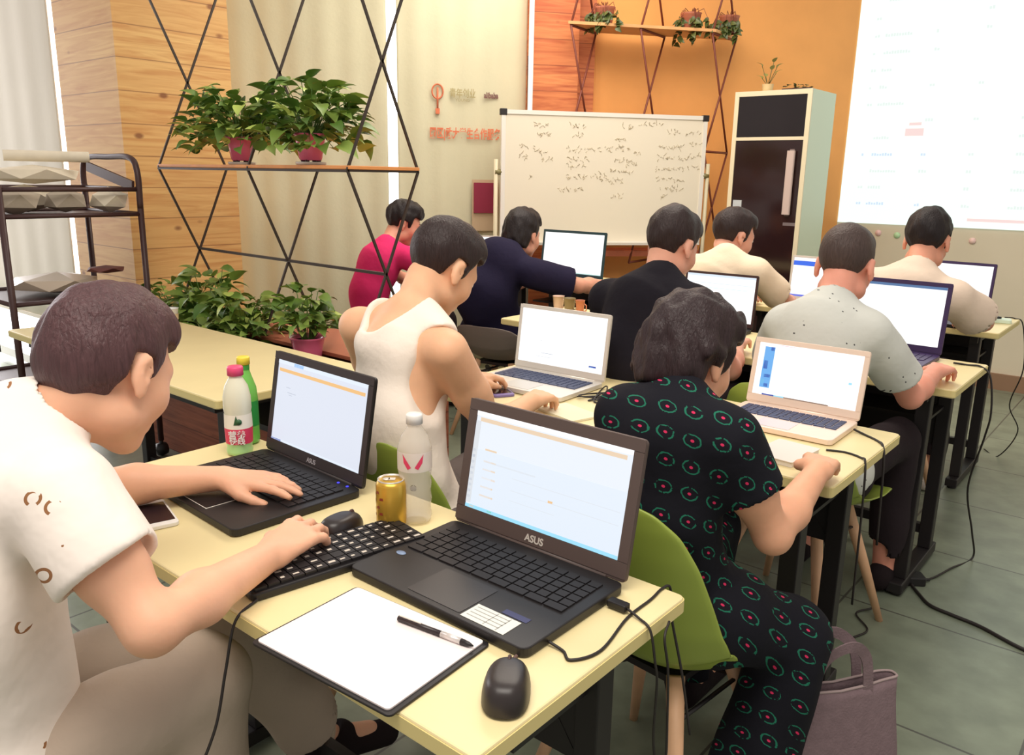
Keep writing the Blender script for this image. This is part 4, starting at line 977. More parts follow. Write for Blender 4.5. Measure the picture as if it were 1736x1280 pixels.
class Sdf:
    def __init__(s, lo, hi, h):
        s.lo = V3(lo); s.h = h; s.n = np.ceil((V3(hi)-s.lo)/h).astype(int)+1
        s.F = np.full(tuple(s.n), .5, dtype=np.float32)
        s.ax = [(s.lo[i]+h*np.arange(s.n[i])).astype(np.float32) for i in range(3)]
    def sl(s, lo, hi, pad):
        a = np.clip(np.floor((lo-pad-s.lo)/s.h).astype(int), 0, s.n); b = np.clip(np.ceil((hi+pad-s.lo)/s.h).astype(int)+1, 0, s.n)
        S = tuple(slice(int(a[i]), int(b[i])) for i in range(3))
        X = s.ax[0][S[0]][:, None, None]; Y = s.ax[1][S[1]][None, :, None]; Z_ = s.ax[2][S[2]][None, None, :]
        return S, X, Y, Z_
    def add(s, pr, k=.02):
        lo, hi = pr.box(); S, X, Y, Z_ = s.sl(lo, hi, k+3*s.h)
        if 0 in s.F[S].shape: return s
        s.F[S] = smin(s.F[S], pr.d(X, Y, Z_), k); return s
    def sub(s, pr, k=.008):
        lo, hi = pr.box(); S, X, Y, Z_ = s.sl(lo, hi, k+3*s.h)
        if 0 in s.F[S].shape: return s
        s.F[S] = smax(s.F[S], -pr.d(X, Y, Z_), k); return s
    def warp(s, fn):
        X = s.ax[0][:, None, None]; Y = s.ax[1][None, :, None]; Z_ = s.ax[2][None, None, :]
        s.F = s.F+fn(X, Y, Z_).astype(np.float32); return s
    def mesh(s):
        F = s.F; F[0] = F[-1] = .5; F[:, 0] = F[:, -1] = .5; F[:, :, 0] = F[:, :, -1] = .5
        I = F < 0; nx, ny, nz_ = F.shape
        cnt = np.zeros((nx-1, ny-1, nz_-1), np.int8)
        for i in (0, 1):
            for j in (0, 1):
                for k in (0, 1): cnt += I[i:nx-1+i, j:ny-1+j, k:nz_-1+k]
        act = (cnt > 0) & (cnt < 8); ci = np.argwhere(act)
        idx = np.full(act.shape, -1, np.int64); idx[act] = np.arange(len(ci))
        P = np.zeros((len(ci), 3), np.float64); N = np.zeros(len(ci))
        c = [(i, j, k) for i in (0, 1) for j in (0, 1) for k in (0, 1)]
        val = {o: F[ci[:, 0]+o[0], ci[:, 1]+o[1], ci[:, 2]+o[2]] for o in c}
        for a in c:
            for ax in range(3):
                if a[ax] == 0:
                    b = list(a); b[ax] = 1; b = tuple(b); va, vb = val[a], val[b]
                    m_ = (va < 0) != (vb < 0); t = np.where(m_, va/(va-vb+1e-12), 0)
                    pt = np.tile(np.array(a, float), (len(ci), 1)); pt[:, ax] = t
                    P += pt*m_[:, None]; N += m_
        P = (ci+P/N[:, None])*s.h+s.lo
        quads = []
        for ax in range(3):
            o1, o2 = [(1, 2), (2, 0), (0, 1)][ax]
            A = np.moveaxis(I, ax, 0); B = A[:-1] != A[1:]; B = np.moveaxis(B, 0, ax)
            e = np.argwhere(B); e = e[(e[:, o1] > 0) & (e[:, o2] > 0)]
            e = e[(e[:, o1] < I.shape[o1]-1) & (e[:, o2] < I.shape[o2]-1)]
            q = []
            for da, db in ((1, 1), (0, 1), (0, 0), (1, 0)):
                g = e.copy(); g[:, o1] -= da; g[:, o2] -= db; q.append(idx[g[:, 0], g[:, 1], g[:, 2]])
            q = np.stack(q, 1); ins = I[e[:, 0], e[:, 1], e[:, 2]]
            q[~ins] = q[~ins][:, ::-1]; quads.append(q)
        return P, np.concatenate(quads)
def relax(P, Q, n=1, f=.5):
    for _ in range(n):
        A = np.zeros_like(P); c = np.zeros(len(P))
        for i, j in ((0, 1), (1, 2), (2, 3), (3, 0)):
            for a, b in ((i, j), (j, i)):
                for d_ in range(3): A[:, d_] += np.bincount(Q[:, a], weights=P[Q[:, b], d_], minlength=len(P))
                c += np.bincount(Q[:, a], minlength=len(P))
        P = P*(1-f)+f*A/np.maximum(c, 1)[:, None]
    return P
def smesh(name, sdf, m, parent, sm=1, uvfn=None):
    P, Q = sdf.mesh(); P = relax(P, Q, sm)
    me = bpy.data.meshes.new(name)
    me.vertices.add(len(P)); me.vertices.foreach_set('co', P.astype(np.float32).ravel())
    me.loops.add(len(Q)*4); me.loops.foreach_set('vertex_index', Q.astype(np.int32).ravel())
    me.polygons.add(len(Q)); me.polygons.foreach_set('loop_start', (np.arange(len(Q))*4).astype(np.int32))
    me.update(calc_edges=True); me.validate()
    me.polygons.foreach_set('use_smooth', np.ones(len(me.polygons), bool))
    if uvfn is not None:
        uv = uvfn(P); l = me.uv_layers.new(name='cloth')
        vi = np.zeros(len(me.loops), np.int32); me.loops.foreach_get('vertex_index', vi)
        l.data.foreach_set('uv', uv[vi].astype(np.float32).ravel())
    me.materials.append(m)
    o = bpy.data.objects.new(name, me); C.objects.link(o); o.parent = parent
    return o
def folds(amp, seed, fr=1.0, ax=(0, 0, 1)):
    rd = random.Random(seed); w = []
    for k in range(5):
        d_ = Vector((rd.uniform(-1, 1), rd.uniform(-1, 1), rd.uniform(-1, 1))).normalized()
        w.append((d_*rd.uniform(22, 60)*fr, rd.uniform(0, 6.28), Vector((rd.uniform(-1, 1), rd.uniform(-1, 1), rd.uniform(-1, 1)))*9))
    def fn(X, Y, Z_):
        t = 0
        for d_, p, e in w: t = t+np.sin(X*d_.x+Y*d_.y+Z_*d_.z+p+1.2*np.sin(X*e.x+Y*e.y+Z_*e.z))
        return t*amp/5*1.6
    return fn
def hairnoise(amp, seed, fr=1.0):
    rd = random.Random(seed); w = [(Vector((rd.uniform(-1, 1), rd.uniform(-1, 1), rd.uniform(-.4, .4)))*rd.uniform(70, 190)*fr, rd.uniform(0, 6)) for k in range(7)]
    def fn(X, Y, Z_):
        t = 0
        for d_, p in w: t = t+np.sin(X*d_.x+Y*d_.y+Z_*d_.z+p+np.sin(Z_*60+X*30))
        return t*amp/7*1.7
    return fn
def rot3(yaw, pitch, roll=0.0):
    """columns: right, forward, up; forward turned by yaw from +y (positive = towards -x), nodded down by pitch"""
    return np.array((Euler((0, 0, R(yaw))).to_matrix() @ Euler((R(-pitch), 0, 0)).to_matrix() @ Euler((0, R(roll), 0)).to_matrix()), dtype=np.float32)

def head_prims(c, M, s=1.0):
    """list of (op, primitive, blend)"""
    T = lambda x, y, z: c+M@(V3((x, y, z))*s)
    e = lambda x, y, z, rx, ry, rz: Ell(T(x, y, z), V3((rx, ry, rz))*s, M)
    k = lambda a, b, ra, rb: Cone(T(*a), T(*b), ra*s, rb*s)
    L = [('+', e(0, -.012, .030, .074, .094, .084), .01), ('+', e(0, .038, -.042, .057, .056, .072), .04),
         ('+', e(0, .070, -.102, .022, .020, .018), .03), ('+', k((-.030, .072, .018), (.030, .072, .018), .017, .017), .02)]
    for g in (-1, 1):
        L += [('+', e(g*.036, .060, -.030, .026, .026, .026), .025), ('+', e(g*.046, .008, -.075, .022, .030, .022), .03),
              ('-', e(g*.031, .102, .004, .019, .014, .012), .012)]
    L += [('+', k((0, .084, .012), (0, .108, -.030), .007, .0115), .012), ('+', e(-.012, .098, -.035, .008, .010, .008), .008), ('+', e(.012, .098, -.035, .008, .010, .008), .008),
          ('+', k((-.019, .088, -.064), (.019, .088, -.064), .0055, .0055), .008), ('+', k((-.016, .087, -.074), (.016, .087, -.074), .006, .006), .008)]
    for g in (-1, 1):
        L += [('+', Ell(T(g*.079, -.008, -.008), V3((.0095, .0175, .030))*s, M@rot3(g*-22, 0)), .006), ('-', Ell(T(g*.0915, -.002, -.004), V3((.010, .0105, .019))*s, M@rot3(g*-22, 0)), .003),
              ('+', Ell(T(g*.079, -.001, -.036), V3((.008, .009, .012))*s, M), .005)]
    return L
def hand_prims(w, f, up, side, curl, s=1.0, spread=.10, thumb=(.5, .4)):
    """w wrist, f towards the fingers, up back of the hand, side +1 if the thumb lies to the right of f seen from above"""
    w = V3(w); f = unit(f); up = unit(V3(up)-f*float(V3(up)@f)); x = np.cross(f, up)*side   # x points to the thumb side
    T = lambda a, b, c_: w+(x*a+f*b+up*c_)*s
    L = []
    xs = (.030, .010, -.010, -.028); ln = (.070, .078, .072, .056); kn = (.082, .086, .082, .074)
    for i in range(4):
        L.append(('+', Cone(T(xs[i]*.55, .0, 0), T(xs[i], kn[i], .002), .0145*s, .0105*s), .012))
    for i in range(4):
        a = (1.5-i)*spread; d0 = unit(x*math.sin(a)+f*math.cos(a)); p = T(xs[i], kn[i], .002); ang = 0
        cu = curl[i] if isinstance(curl[0], (tuple, list)) else curl
        for j, (seg, r0, r1) in enumerate(((.46, .0098, .0088), (.30, .0088, .0080), (.24, .0080, .0068))):
            ang += cu[j]; dd = unit(d0*math.cos(ang)-up*math.sin(ang)); q = p+dd*ln[i]*seg*s
            L.append(('+', Cone(p, q, r0*s, r1*s), .004)); p = q
    t0 = T(.022, .020, -.004); a1, a2 = thumb
    t1 = T(.044, .052, -.010-.01*a2); t2 = T(.050-.012*a1, .080, -.014-.022*a2); t3 = T(.050-.022*a1, .102, -.016-.034*a2)
    L += [('+', Cone(t0, t1, .0155*s, .0125*s), .010), ('+', Cone(t1, t2, .0118*s, .0100*s), .004), ('+', Cone(t2, t3, .0098*s, .0080*s), .004)]
    return L
def put(F, L):
    for op, p, k in L: (F.add if op == '+' else F.sub)(p, k)

SKIN = {}
def skinm(rgb):
    if rgb not in SKIN: SKIN[rgb] = mat('skin_%d' % len(SKIN), rgb, .5, noise=.06, nscale=14, sss=.12, bump=.04, bscale=120, spec=.35)
    return SKIN[rgb]
def hairm(nm, rgb):
    m_ = mat(nm, rgb, .5, spec=.35)
    nt = m_.node_tree; b = nt.nodes['Principled BSDF']
    tc = node(nt, 'ShaderNodeTexCoord'); mp = node(nt, 'ShaderNodeMapping'); mp.inputs['Scale'].default_value = (210, 210, 26)
    n = node(nt, 'ShaderNodeTexNoise'); n.inputs['Scale'].default_value = 1.0; n.inputs['Detail'].default_value = 3; n.inputs['Distortion'].default_value = .6
    nt.links.new(tc.outputs['Object'], mp.inputs[0]); nt.links.new(mp.outputs[0], n.inputs['Vector'])
    c_ = s2l(rgb); nt.links.new(mixc(nt, n.outputs['Fac'], tuple(v*.55 for v in c_), tuple(min(1, v*1.6) for v in c_)), b.inputs['Base Color'])
    bp = node(nt, 'ShaderNodeBump'); bp.inputs['Strength'].default_value = .8; bp.inputs['Distance'].default_value = .004
    nt.links.new(n.outputs['Fac'], bp.inputs['Height']); nt.links.new(bp.outputs[0], b.inputs['Normal'])
    return m_
def cloth(nm, rgb): return mat(nm, rgb, .9, bump=.5, bscale=15, spec=.2)

def person(label, P):
    s = P.get('s', 1.0); h = P.get('h', .006)
    J = {k: V3(v) for k, v in P['j'].items()}
    pel, neck = J['pel'], J['neck']; shR, shL = J['shR'], J['shL']
    mid = J.get('mid', (pel+neck)/2-V3((0, .03, 0)))
    rv = unit(shR-shL); ax = unit(neck-pel); dep = unit(np.cross(ax, rv)); dep = dep if dep[1] > 0 else -dep
    M = rot3(*P['head']); hc = J['hd']
    t = thing('person', label, 'person', (float(pel[0]), float(pel[1]), 0), 0)
    t.location = (0, 0, 0)
    base = Vector((float(pel[0]), float(pel[1]), 0)); t.location = base
    allp = list(J.values())+[hc+V3((0, 0, .16)), hc-V3((0, 0, .16)), hc+V3((.16, .16, 0)), hc-V3((.16, .16, 0))]
    def region(pts, pad):
        a = np.array(pts); return a.min(0)-pad, a.max(0)+pad
    lo, hi = region(allp, .17); lo[2] = max(lo[2], -.01)
    F = Sdf(lo, hi, h)
    hs = P.get('hips', .085)*s
    hipR, hipL = pel+rv*hs, pel-rv*hs
    ch = mid*.38+neck*.62-dep*.0
    def torso(o, kk=.035, belly=P.get('belly', 0)):
        return [('+', Cone(hipL, hipR, .094*s+o, .094*s+o), .02),
                ('+', Cone(pel+ax*.02, mid, (.108+belly)*s+o, (.104+belly)*s+o, dep, 1.15), kk),
                ('+', Cone(mid, ch, (.104+belly)*s+o, .124*s+o, dep, 1.25), kk),
                ('+', Cone(ch, neck-ax*.075*s, .124*s+o, .088*s+o, dep, 1.35), kk),
                ('+', Cone(neck-ax*.03*s-rv*.02, shR*.8+(neck-ax*.04*s)*.2, .048*s+o, .046*s+o), kk),
                ('+', Cone(neck-ax*.03*s+rv*.02, shL*.8+(neck-ax*.04*s)*.2, .048*s+o, .046*s+o), kk)]
    def trap(o): return [('+', Cone(neck+ax*.012*s, shR*.55+neck*.45, .038*s+o, .036*s+o), .03), ('+', Cone(neck+ax*.012*s, shL*.55+neck*.45, .038*s+o, .036*s+o), .03)]
    nk = hc+M@V3((0, -.030, -.055))*s
    put(F, torso(-.004)); put(F, trap(0))
    F.add(Cone(neck-ax*.01, nk, .050*s, .049*s), .025)
    put(F, head_prims(hc, M, s*P.get('hs', 1.0)))
    for sd in 'RL':
        sh, el, wr = J['sh'+sd], J['el'+sd], J['wr'+sd]
        F.add(Cone(sh, sh*.45+el*.55, .049*s, .044*s), .03)
        F.add(Cone(sh*.5+el*.5, el, .044*s, .034*s), .02)
        fm = el*.65+wr*.35
        F.add(Cone(el, fm, .034*s, .037*s), .02); F.add(Cone(fm, wr, .037*s, .0245*s), .02)
        if 'hand'+sd in P:
            H = P['hand'+sd]; put(F, hand_prims(wr, H['f'], H['up'], H.get('side', -1 if sd == 'R' else 1), H['curl'], s*H.get('s', 1), H.get('spread', .1), H.get('thumb', (.5, .4))))
        kn, an = J['kn'+sd], J['an'+sd]; hp = hipR if sd == 'R' else hipL
        F.add(Cone(hp, kn, .068*s, .050*s), .03); F.add(Cone(kn, kn*.6+an*.4, .052*s, .052*s), .02); F.add(Cone(kn*.6+an*.4, an, .052*s, .036*s), .02)
        tf = unit(P.get('foot'+sd, (0, 1, -.05))); F.add(Cone(an-V3((0, 0, .03)), an+tf*.13*s-V3((0, 0, .04)), .034*s, .026*s), .02)
    off = lambda o: o
    body = smesh('body', F, skinm(P.get('skin', (226, 172, 138))), t); body.location = -base
    vc = {}
    # shirt
    nd = unit(nk-neck)
    S = P['shirt']; lo2, hi2 = region([pel, mid, neck, shR, shL, J['elR'], J['elL']], .19)
    G = Sdf(lo2, hi2, h*P.get('ch', 1.0)); o = S.get('o', .010)*s
    put(G, torso(o)); put(G, trap(o*.8))
    G.add(Cone(neck, neck+nd*S.get('collar', .024)*1.1, .052*s+o*.5, .050*s+o*.4), .02) if not S.get('tank') else None
    wf = folds(S.get('fold', .005)*s, S.get('seed', 1))
    if S.get('tank'):
        for sd in 'RL':
            sh = J['sh'+sd]; sg = rv if sd == 'R' else -rv
            G.sub(Ell(sh+sg*.018*s-ax*.045*s, V3((.080, .17, .130))*s, np.stack([rv, dep, ax], 1)), .012)
            G.sub(Cone(sh*.92+neck*.08+ax*.0, sh+sg*.1, .052*s, .08*s), .012)
        G.sub(Ell(neck+ax*.045*s-dep*.05*s, V3((.078, .11, .105))*s, np.stack([rv, dep, ax], 1)), .010)
        G.sub(Ell(neck+ax*.01*s+dep*.09*s, V3((.085, .10, .12))*s, np.stack([rv, dep, ax], 1)), .010)
    else:
        for sd in 'RL':
            sh, el = J['sh'+sd], J['el'+sd]; f_ = S.get('sl'+sd, S.get('sl', .62)); e_ = sh+(el-sh)*f_; d_ = unit(el-sh)
            fl = S.get('flare', .066)*s
            G.add(Cut(Cone(sh, e_+d_*.05, .052*s+o, fl-.010+o), e_, d_), .03)
        G.warp(wf)
        for sd in 'RL':
            sh, el = J['sh'+sd], J['el'+sd]; f_ = S.get('sl'+sd, S.get('sl', .62)); e_ = sh+(el-sh)*f_; d_ = unit(el-sh)
            fl = S.get('flare', .066)*s
            G.sub(Cut(Cone(e_-d_*.02, e_+d_*.06, (fl+o-.023), (fl+o-.021)), e_-d_*.02, -d_), .005)
        cl = S.get('collar', .024)*s; G.sub(Cone(neck+nd*(cl+.008), neck+nd*.16, .050*s, .060*s), .006)
    hem = pel-ax*S.get('hem', .05)
    lo3 = hem
    if S.get('tank'): G.warp(wf)
    if S.get('hemcut', True):
        X, Y, Z_ = G.ax[0][:, None, None], G.ax[1][None, :, None], G.ax[2][None, None, :]
        pl = -((X-hem[0])*ax[0]+(Y-hem[1])*ax[1]+(Z_-hem[2])*ax[2]); G.F = smax(G.F, pl.astype(np.float32), .006)
    cx_, cy_ = float(mid[0]), float(mid[1])+.0
    ua = S.get('uv', (.9, .7, -.0, .45))
    uvf = lambda Pp: np.stack([Pp[:, 0]*ua[0]+Pp[:, 1]*ua[1], Pp[:, 2]+Pp[:, 0]*ua[2]+Pp[:, 1]*ua[3]], 1)
    sh_o = smesh(S.get('name', 't_shirt'), G, S['m'], t, 2, uvf); sh_o.location = -base
    # trousers
    T_ = P['pants']; kz = [pel]+[J[k] for k in ('knR', 'knL', 'anR', 'anL')]
    lo4, hi4 = region(kz, .16); lo4[2] = max(lo4[2], -.01); G = Sdf(lo4, hi4, h*1.2); o = T_.get('o', .014)*s
    G.add(Cone(hipL, hipR, .096*s+o*.5, .096*s+o*.5), .02); G.add(Cone(pel, pel+ax*.10, .110*s, .110*s, dep, 1.15), .04)
    for sd in 'RL':
        kn, an = J['kn'+sd], J['an'+sd]; hp = hipR if sd == 'R' else hipL
        G.add(Cone(hp, kn, .073*s+o, .055*s+o), .03)
        f_ = T_.get('len', .9); e_ = kn+(an-kn)*f_; d_ = unit(an-kn)
        G.add(Cut(Cone(kn, e_+d_*.04, .058*s+o, T_.get('cuff', .048)*s+o), e_, d_), .02)
        G.sub(Cone(e_-d_*.02, e_+d_*.05, T_.get('cuff', .048)*s+o-.007, T_.get('cuff', .048)*s+o-.004), .003)
    G.warp(folds(T_.get('fold', .006)*s, 33+T_.get('seed', 0)))
    uvp = lambda Pp: np.stack([Pp[:, 0]*.95+Pp[:, 1]*.3, Pp[:, 2]*.9+Pp[:, 1]*.8], 1)
    tr = smesh(T_.get('name', 'trousers'), G, T_['m'], t, 2, uvp); tr.location = -base
    # shoes
    for sd in 'RL':
        an = J['an'+sd]; tf = unit(P.get('foot'+sd, (0, 1, -.05))); rr_ = unit(np.cross(tf, (0, 0, 1)))
        lo5, hi5 = region([an, an+tf*.22], .11); G = Sdf(lo5, hi5, .006)
        heel = an-tf*.035-V3((0, 0, .050)); toe = an+tf*.175*s-V3((0, 0, .056))
        G.add(Cone(heel, toe, .040*s, .034*s), .02); G.add(Cone(heel+V3((0, 0, .02)), an+tf*.05-V3((0, 0, .025)), .038*s, .036*s), .02)
        G.sub(Cone(an+V3((0, 0, .05))-tf*.01, an-V3((0, 0, .0))+tf*.015, .036, .034), .006)
        so = smesh('shoe', G, P.get('shoes', cloth('black_shoe', (34, 26, 28))), t, 1); so.location = -base
        if P.get('socks'):
            G = Sdf(*region([an, an-V3((0, 0, .06))], .07), .005); G.add(Cone(an+V3((0, 0, .005)), an-V3((0, 0, .06)), .040*s, .042*s), .01)
            so = smesh('sock', G, P['socks'], t, 1); so.location = -base
    # hair
    Hh = P['hair']; sc = s*P.get('hs', 1.0); T = lambda x, y, z: hc+M@(V3((x, y, z))*sc); vol = Hh.get('vol', .010)
    G = Sdf(*region([hc+V3((.15,.15,.17)), hc-V3((.15,.15,.16))], 0), max(.0038, h*.72))
    G.add(Ell(T(0, -.014, .034), V3((.075+vol*.8, .096+vol, .086+vol*1.25))*sc, M), .01)
    if Hh.get('low', 0): q_ = Hh['low']; G.add(Ell(T(0, -.045, -.035*q_), V3((.070+vol*q_, .060+vol*.8*q_, .055+.020*q_))*sc, M), .03)
    G.add(Ell(T(0, .035, .078), V3((.058+vol*.6, .052, .040+vol))*sc, M), .03)
    for (x, y, z, r_) in Hh.get('tufts', ()): G.add(Ell(T(x, y, z), V3((r_, r_, r_*.8))*sc, M), .015)
    X, Y, Z_ = G.ax[0][:, None, None], G.ax[1][None, :, None], G.ax[2][None, None, :]
    px, py, pz = X-hc[0], Y-hc[1], Z_-hc[2]
    lx = (px*M[0][0]+py*M[1][0]+pz*M[2][0])/sc; ly = (px*M[0][1]+py*M[1][1]+pz*M[2][1])/sc; lz = (px*M[0][2]+py*M[1][2]+pz*M[2][2])/sc
    nape, ear, fh = Hh.get('nape', -.062), Hh.get('ear', .018), Hh.get('fore', .062)
    keep = smin(np.maximum(ly+.030, -(lz-nape)), np.maximum(ly-.034, -(lz-ear)), .012)
    keep = smin(keep, -(lz-fh-.0*ly), .015)
    for g in (-1, 1): keep = smin(keep, np.maximum(np.maximum(np.abs(ly-.022)-.011, -(lz+Hh.get('side', .022))), -(g*lx-.05)), .006)
    if Hh.get('cover'):
        keep = smin(keep, np.maximum(ly-.015, -(lz+.045)), .01)
    G.F = smax(G.F, keep.astype(np.float32)*sc, .006)
    G.warp(hairnoise(Hh.get('rough', .0035), Hh.get('seed', 3)))
    ho = smesh('hair', G, Hh['m'], t, 1); ho.location = -base
    # eyes, brows
    for g in (-1, 1):
        c_ = T(g*.031, .0815, .004); mb = MB()
        q = Matrix([list(r_) for r_ in M]).to_4x4(); q.translation = Vector([float(v) for v in c_])-base
        mb.lathe([(.0001, -.0105), (.006, -.0085), (.0105, 0), (.0085, .006), (.0055, .0088)], 14, q @ Matrix.Rotation(R(-90), 4, 'X') @ Matrix.Diagonal((sc, sc, sc, 1)), cap=False)
        mb.cur = 1; mb.lathe([(.0055, .0088), (.003, .0101), (.0001, .0106)], 14, q @ Matrix.Rotation(R(-90), 4, 'X') @ Matrix.Diagonal((sc, sc, sc, 1)), cap=False)
        mb.build('eye', [mat('eye_white', (232, 226, 220), .25), mat('eye_dark', (40, 26, 20), .2)], t)
        b_ = MB(); pts = [Vector([float(v) for v in T(g*x_, y_, z_)])-base for x_, y_, z_ in ((.014, .0885, .026), (.030, .087, .031), (.045, .077, .026))]
        b_.tube(pts, [.003, .0036, .002], 6).build('eyebrow', Hh['m'], t)
    return t, T, base
# ------------------------------------------------------------------ the nine people
FLAT = (.10, .22, .16); TYPE = (.30, .55, .35); CURL = (.42, .75, .5); MOUSE = (.18, .45, .35)
HD = hairm('dark_brown_hair', (44, 31, 30)); HB = hairm('black_hair', (30, 22, 23)); HM = hairm('dark_hair_with_glare', (78, 52, 54)); HG = hairm('cropped_hair', (70, 56, 52))  # HM is dark brown hair with reddish glare put into its colour
BLK = cloth('charcoal_trousers', (42, 34, 38))
person('young man in white tee with small brown prints, hunched over the left laptop', dict(
    s=.95, h=.0045, skin=(230, 176, 144), head=(16, 31, -4), belly=.032,
    j=dict(pel=(-1.21, .28, .55), mid=(-1.21, .28, .80), neck=(-1.225, .405, 1.015), hd=(-1.195, .517, 1.090),
           shR=(-1.065, .385, .955), shL=(-1.40, .42, .965), elR=(-.925, .42, .815), elL=(-1.50, .59, .80), wrR=(-1.030, .665, .792), wrL=(-1.372, .785, .796),
           knR=(-1.08, .55, .605), knL=(-1.27, .70, .55), anR=(-1.10, .54, .09), anL=(-1.365, .975, .13)),
    handR=dict(f=(-.28, .96, .08), up=(.25, .05, 1), curl=((.3, .55, .35), (.28, .5, .35), (.2, .5, .4), (.3, .6, .4)), s=.98, thumb=(.3, .7)),
    handL=dict(f=(.80, .60, -.06), up=(0, 0, 1), curl=((.05, .15, .12), (.06, .18, .12), (.10, .22, .15), (.12, .3, .2)), s=1.02, spread=.13, thumb=(.1, .3)),
    shirt=dict(m=printed('white_printed_jersey', (240, 230, 220), 'crescents'), uv=(.35, 1.0, -.35, 0), sl=.54, flare=.068, o=.017, collar=.05, hem=.07, fold=.008, seed=4),
    pants=dict(m=cloth('taupe_trousers', (182, 166, 150)), len=.86, cuff=.058, fold=.009, o=.020), socks=cloth('beige_sock', (206, 190, 170)),
    hair=dict(m=HM, vol=.007, rough=.0025, low=.25, nape=-.078, ear=.020, fore=.055, side=.030, tufts=((0, .058, .088, .026), (.0, .0, .115, .03))),
    footR=(0, 1, -.05), footL=(.30, 1, -.10)))
person('man in white ribbed tank top with bare shoulders, head bent low', dict(
    s=.95, h=.0055, skin=(234, 182, 144), head=(-6, 38, 3), belly=.006,
    j=dict(pel=(-1.30, 1.26, .53), mid=(-1.34, 1.20, .80), neck=(-1.385, 1.295, 1.055), hd=(-1.435, 1.455, 1.150),
           shR=(-1.215, 1.245, 1.0), shL=(-1.545, 1.27, 1.01), elR=(-1.215, 1.395, .785), elL=(-1.64, 1.42, .80), wrR=(-1.275, 1.62, .80), wrL=(-1.56, 1.68, .80),
           knR=(-1.22, 1.70, .55), knL=(-1.50, 1.72, .55), anR=(-1.22, 1.72, .09), anL=(-1.52, 1.72, .09)),
    handR=dict(f=(-.2, .97, -.02), up=(.1, .05, 1), curl=CURL, s=.98), handL=dict(f=(.1, 1, -.05), up=(0, 0, 1), curl=TYPE),
    shirt=dict(name='tank_top', m=mat('white_ribbed_cotton', (242, 230, 216), .9, bump=.35, bscale=22, spec=.2), tank=True, o=.009, hem=.10, fold=.009, seed=9),
    pants=dict(m=cloth('grey_trousers', (110, 100, 96))),
    hair=dict(m=HD, vol=.008, rough=.002, nape=-.050, ear=.024, fore=.066, side=.02)))
person('person with bushy dark hair in dark tee and trousers printed with green rings', dict(
    s=.95, h=.0055, skin=(230, 172, 138), head=(-12, 26, -3), hips=.095, belly=.0,
    j=dict(pel=(-.70, 1.38, .54), mid=(-.70, 1.30, .76), neck=(-.690, 1.32, .955), hd=(-.730, 1.425, 1.035),
           shR=(-.583, 1.30, .93), shL=(-.790, 1.30, .925), elR=(-.512, 1.375, .74), elL=(-.88, 1.45, .75), wrR=(-.520, 1.615, .80), wrL=(-.86, 1.69, .80),
           knR=(-.505, 1.52, .47), knL=(-.84, 1.80, .52), anR=(-.55, 1.44, .08), anL=(-.86, 1.82, .08)),
    handR=dict(f=(-.25, .96, -.06), up=(.1, .05, 1), curl=TYPE, s=1.0), handL=dict(f=(.1, 1, -.05), up=(0, 0, 1), curl=TYPE),
    shirt=dict(m=printed('dark_eye_print', (22, 22, 30), 'eyes'), sl=.55, flare=.066, o=.011, hem=.16, fold=.005, seed=6),
    pants=dict(m=MATS['dark_eye_print'], len=.92, cuff=.07, o=.022, fold=.008),
    hair=dict(m=hairm('bushy_hair', (44, 30, 32)), vol=.014, rough=.007, nape=-.085, ear=-.012, fore=.058, side=.05, low=1, tufts=((-.06, -.05, .0, .035), (.06, -.045, .01, .035), (0, -.085, .02, .04), (.05, .02, .075, .035), (-.05, .03, .07, .035)))))
person('man in plain pink tee at the far left, behind the barred divider', dict(
    s=.95, h=.008, skin=(226, 160, 134), head=(-35, 25, 0),
    j=dict(pel=(-3.50, 2.98, .52), mid=(-3.50, 2.96, .74), neck=(-3.455, 3.06, .985), hd=(-3.465, 3.20, 1.110),
           shR=(-3.30, 3.10, .925), shL=(-3.63, 3.12, .905), elR=(-3.20, 3.28, .74), elL=(-3.68, 3.38, .76), wrR=(-3.24, 3.55, .80), wrL=(-3.5, 3.6, .80),
           knR=(-3.36, 3.42, .54), knL=(-3.60, 3.44, .54), anR=(-3.36, 3.5, .09), anL=(-3.6, 3.5, .09)),
    handR=dict(f=(0, 1, 0), up=(0, 0, 1), curl=TYPE), handL=dict(f=(.2, 1, 0), up=(0, 0, 1), curl=TYPE),
    shirt=dict(m=cloth('magenta_cotton', (226, 52, 112)), sl=.6, o=.016, hem=.06), pants=dict(m=BLK),
    hair=dict(m=HB, vol=.012, rough=.006, nape=-.055, ear=.016, fore=.055, side=.03)))
person('broad man in plain navy tee facing the dark laptop by the whiteboard', dict(
    s=1.10, h=.008, skin=(222, 160, 134), head=(2, 16, 0), hs=.96, belly=.02,
    j=dict(pel=(-2.84, 3.28, .55), mid=(-2.82, 3.16, .78), neck=(-2.765, 3.27, .975), hd=(-2.779, 3.42, 1.075),
           shR=(-2.575, 3.27, .895), shL=(-2.935, 3.24, .875), elR=(-2.43, 3.46, .83), elL=(-3.02, 3.48, .74), wrR=(-2.43, 3.72, .81), wrL=(-2.95, 3.78, .80),
           knR=(-2.66, 3.72, .56), knL=(-2.98, 3.74, .56), anR=(-2.66, 3.78, .09), anL=(-2.98, 3.78, .09)),
    handR=dict(f=(-.3, 1, 0), up=(0, 0, 1), curl=CURL), handL=dict(f=(.1, 1, 0), up=(0, 0, 1), curl=TYPE),
    shirt=dict(m=cloth('navy_cotton', (32, 28, 52)), sl=.80, flare=.068, o=.020, hem=.05), pants=dict(m=BLK),
    hair=dict(m=HB, vol=.012, rough=.004, nape=-.078, ear=.004, fore=.06, side=.03, low=1)))
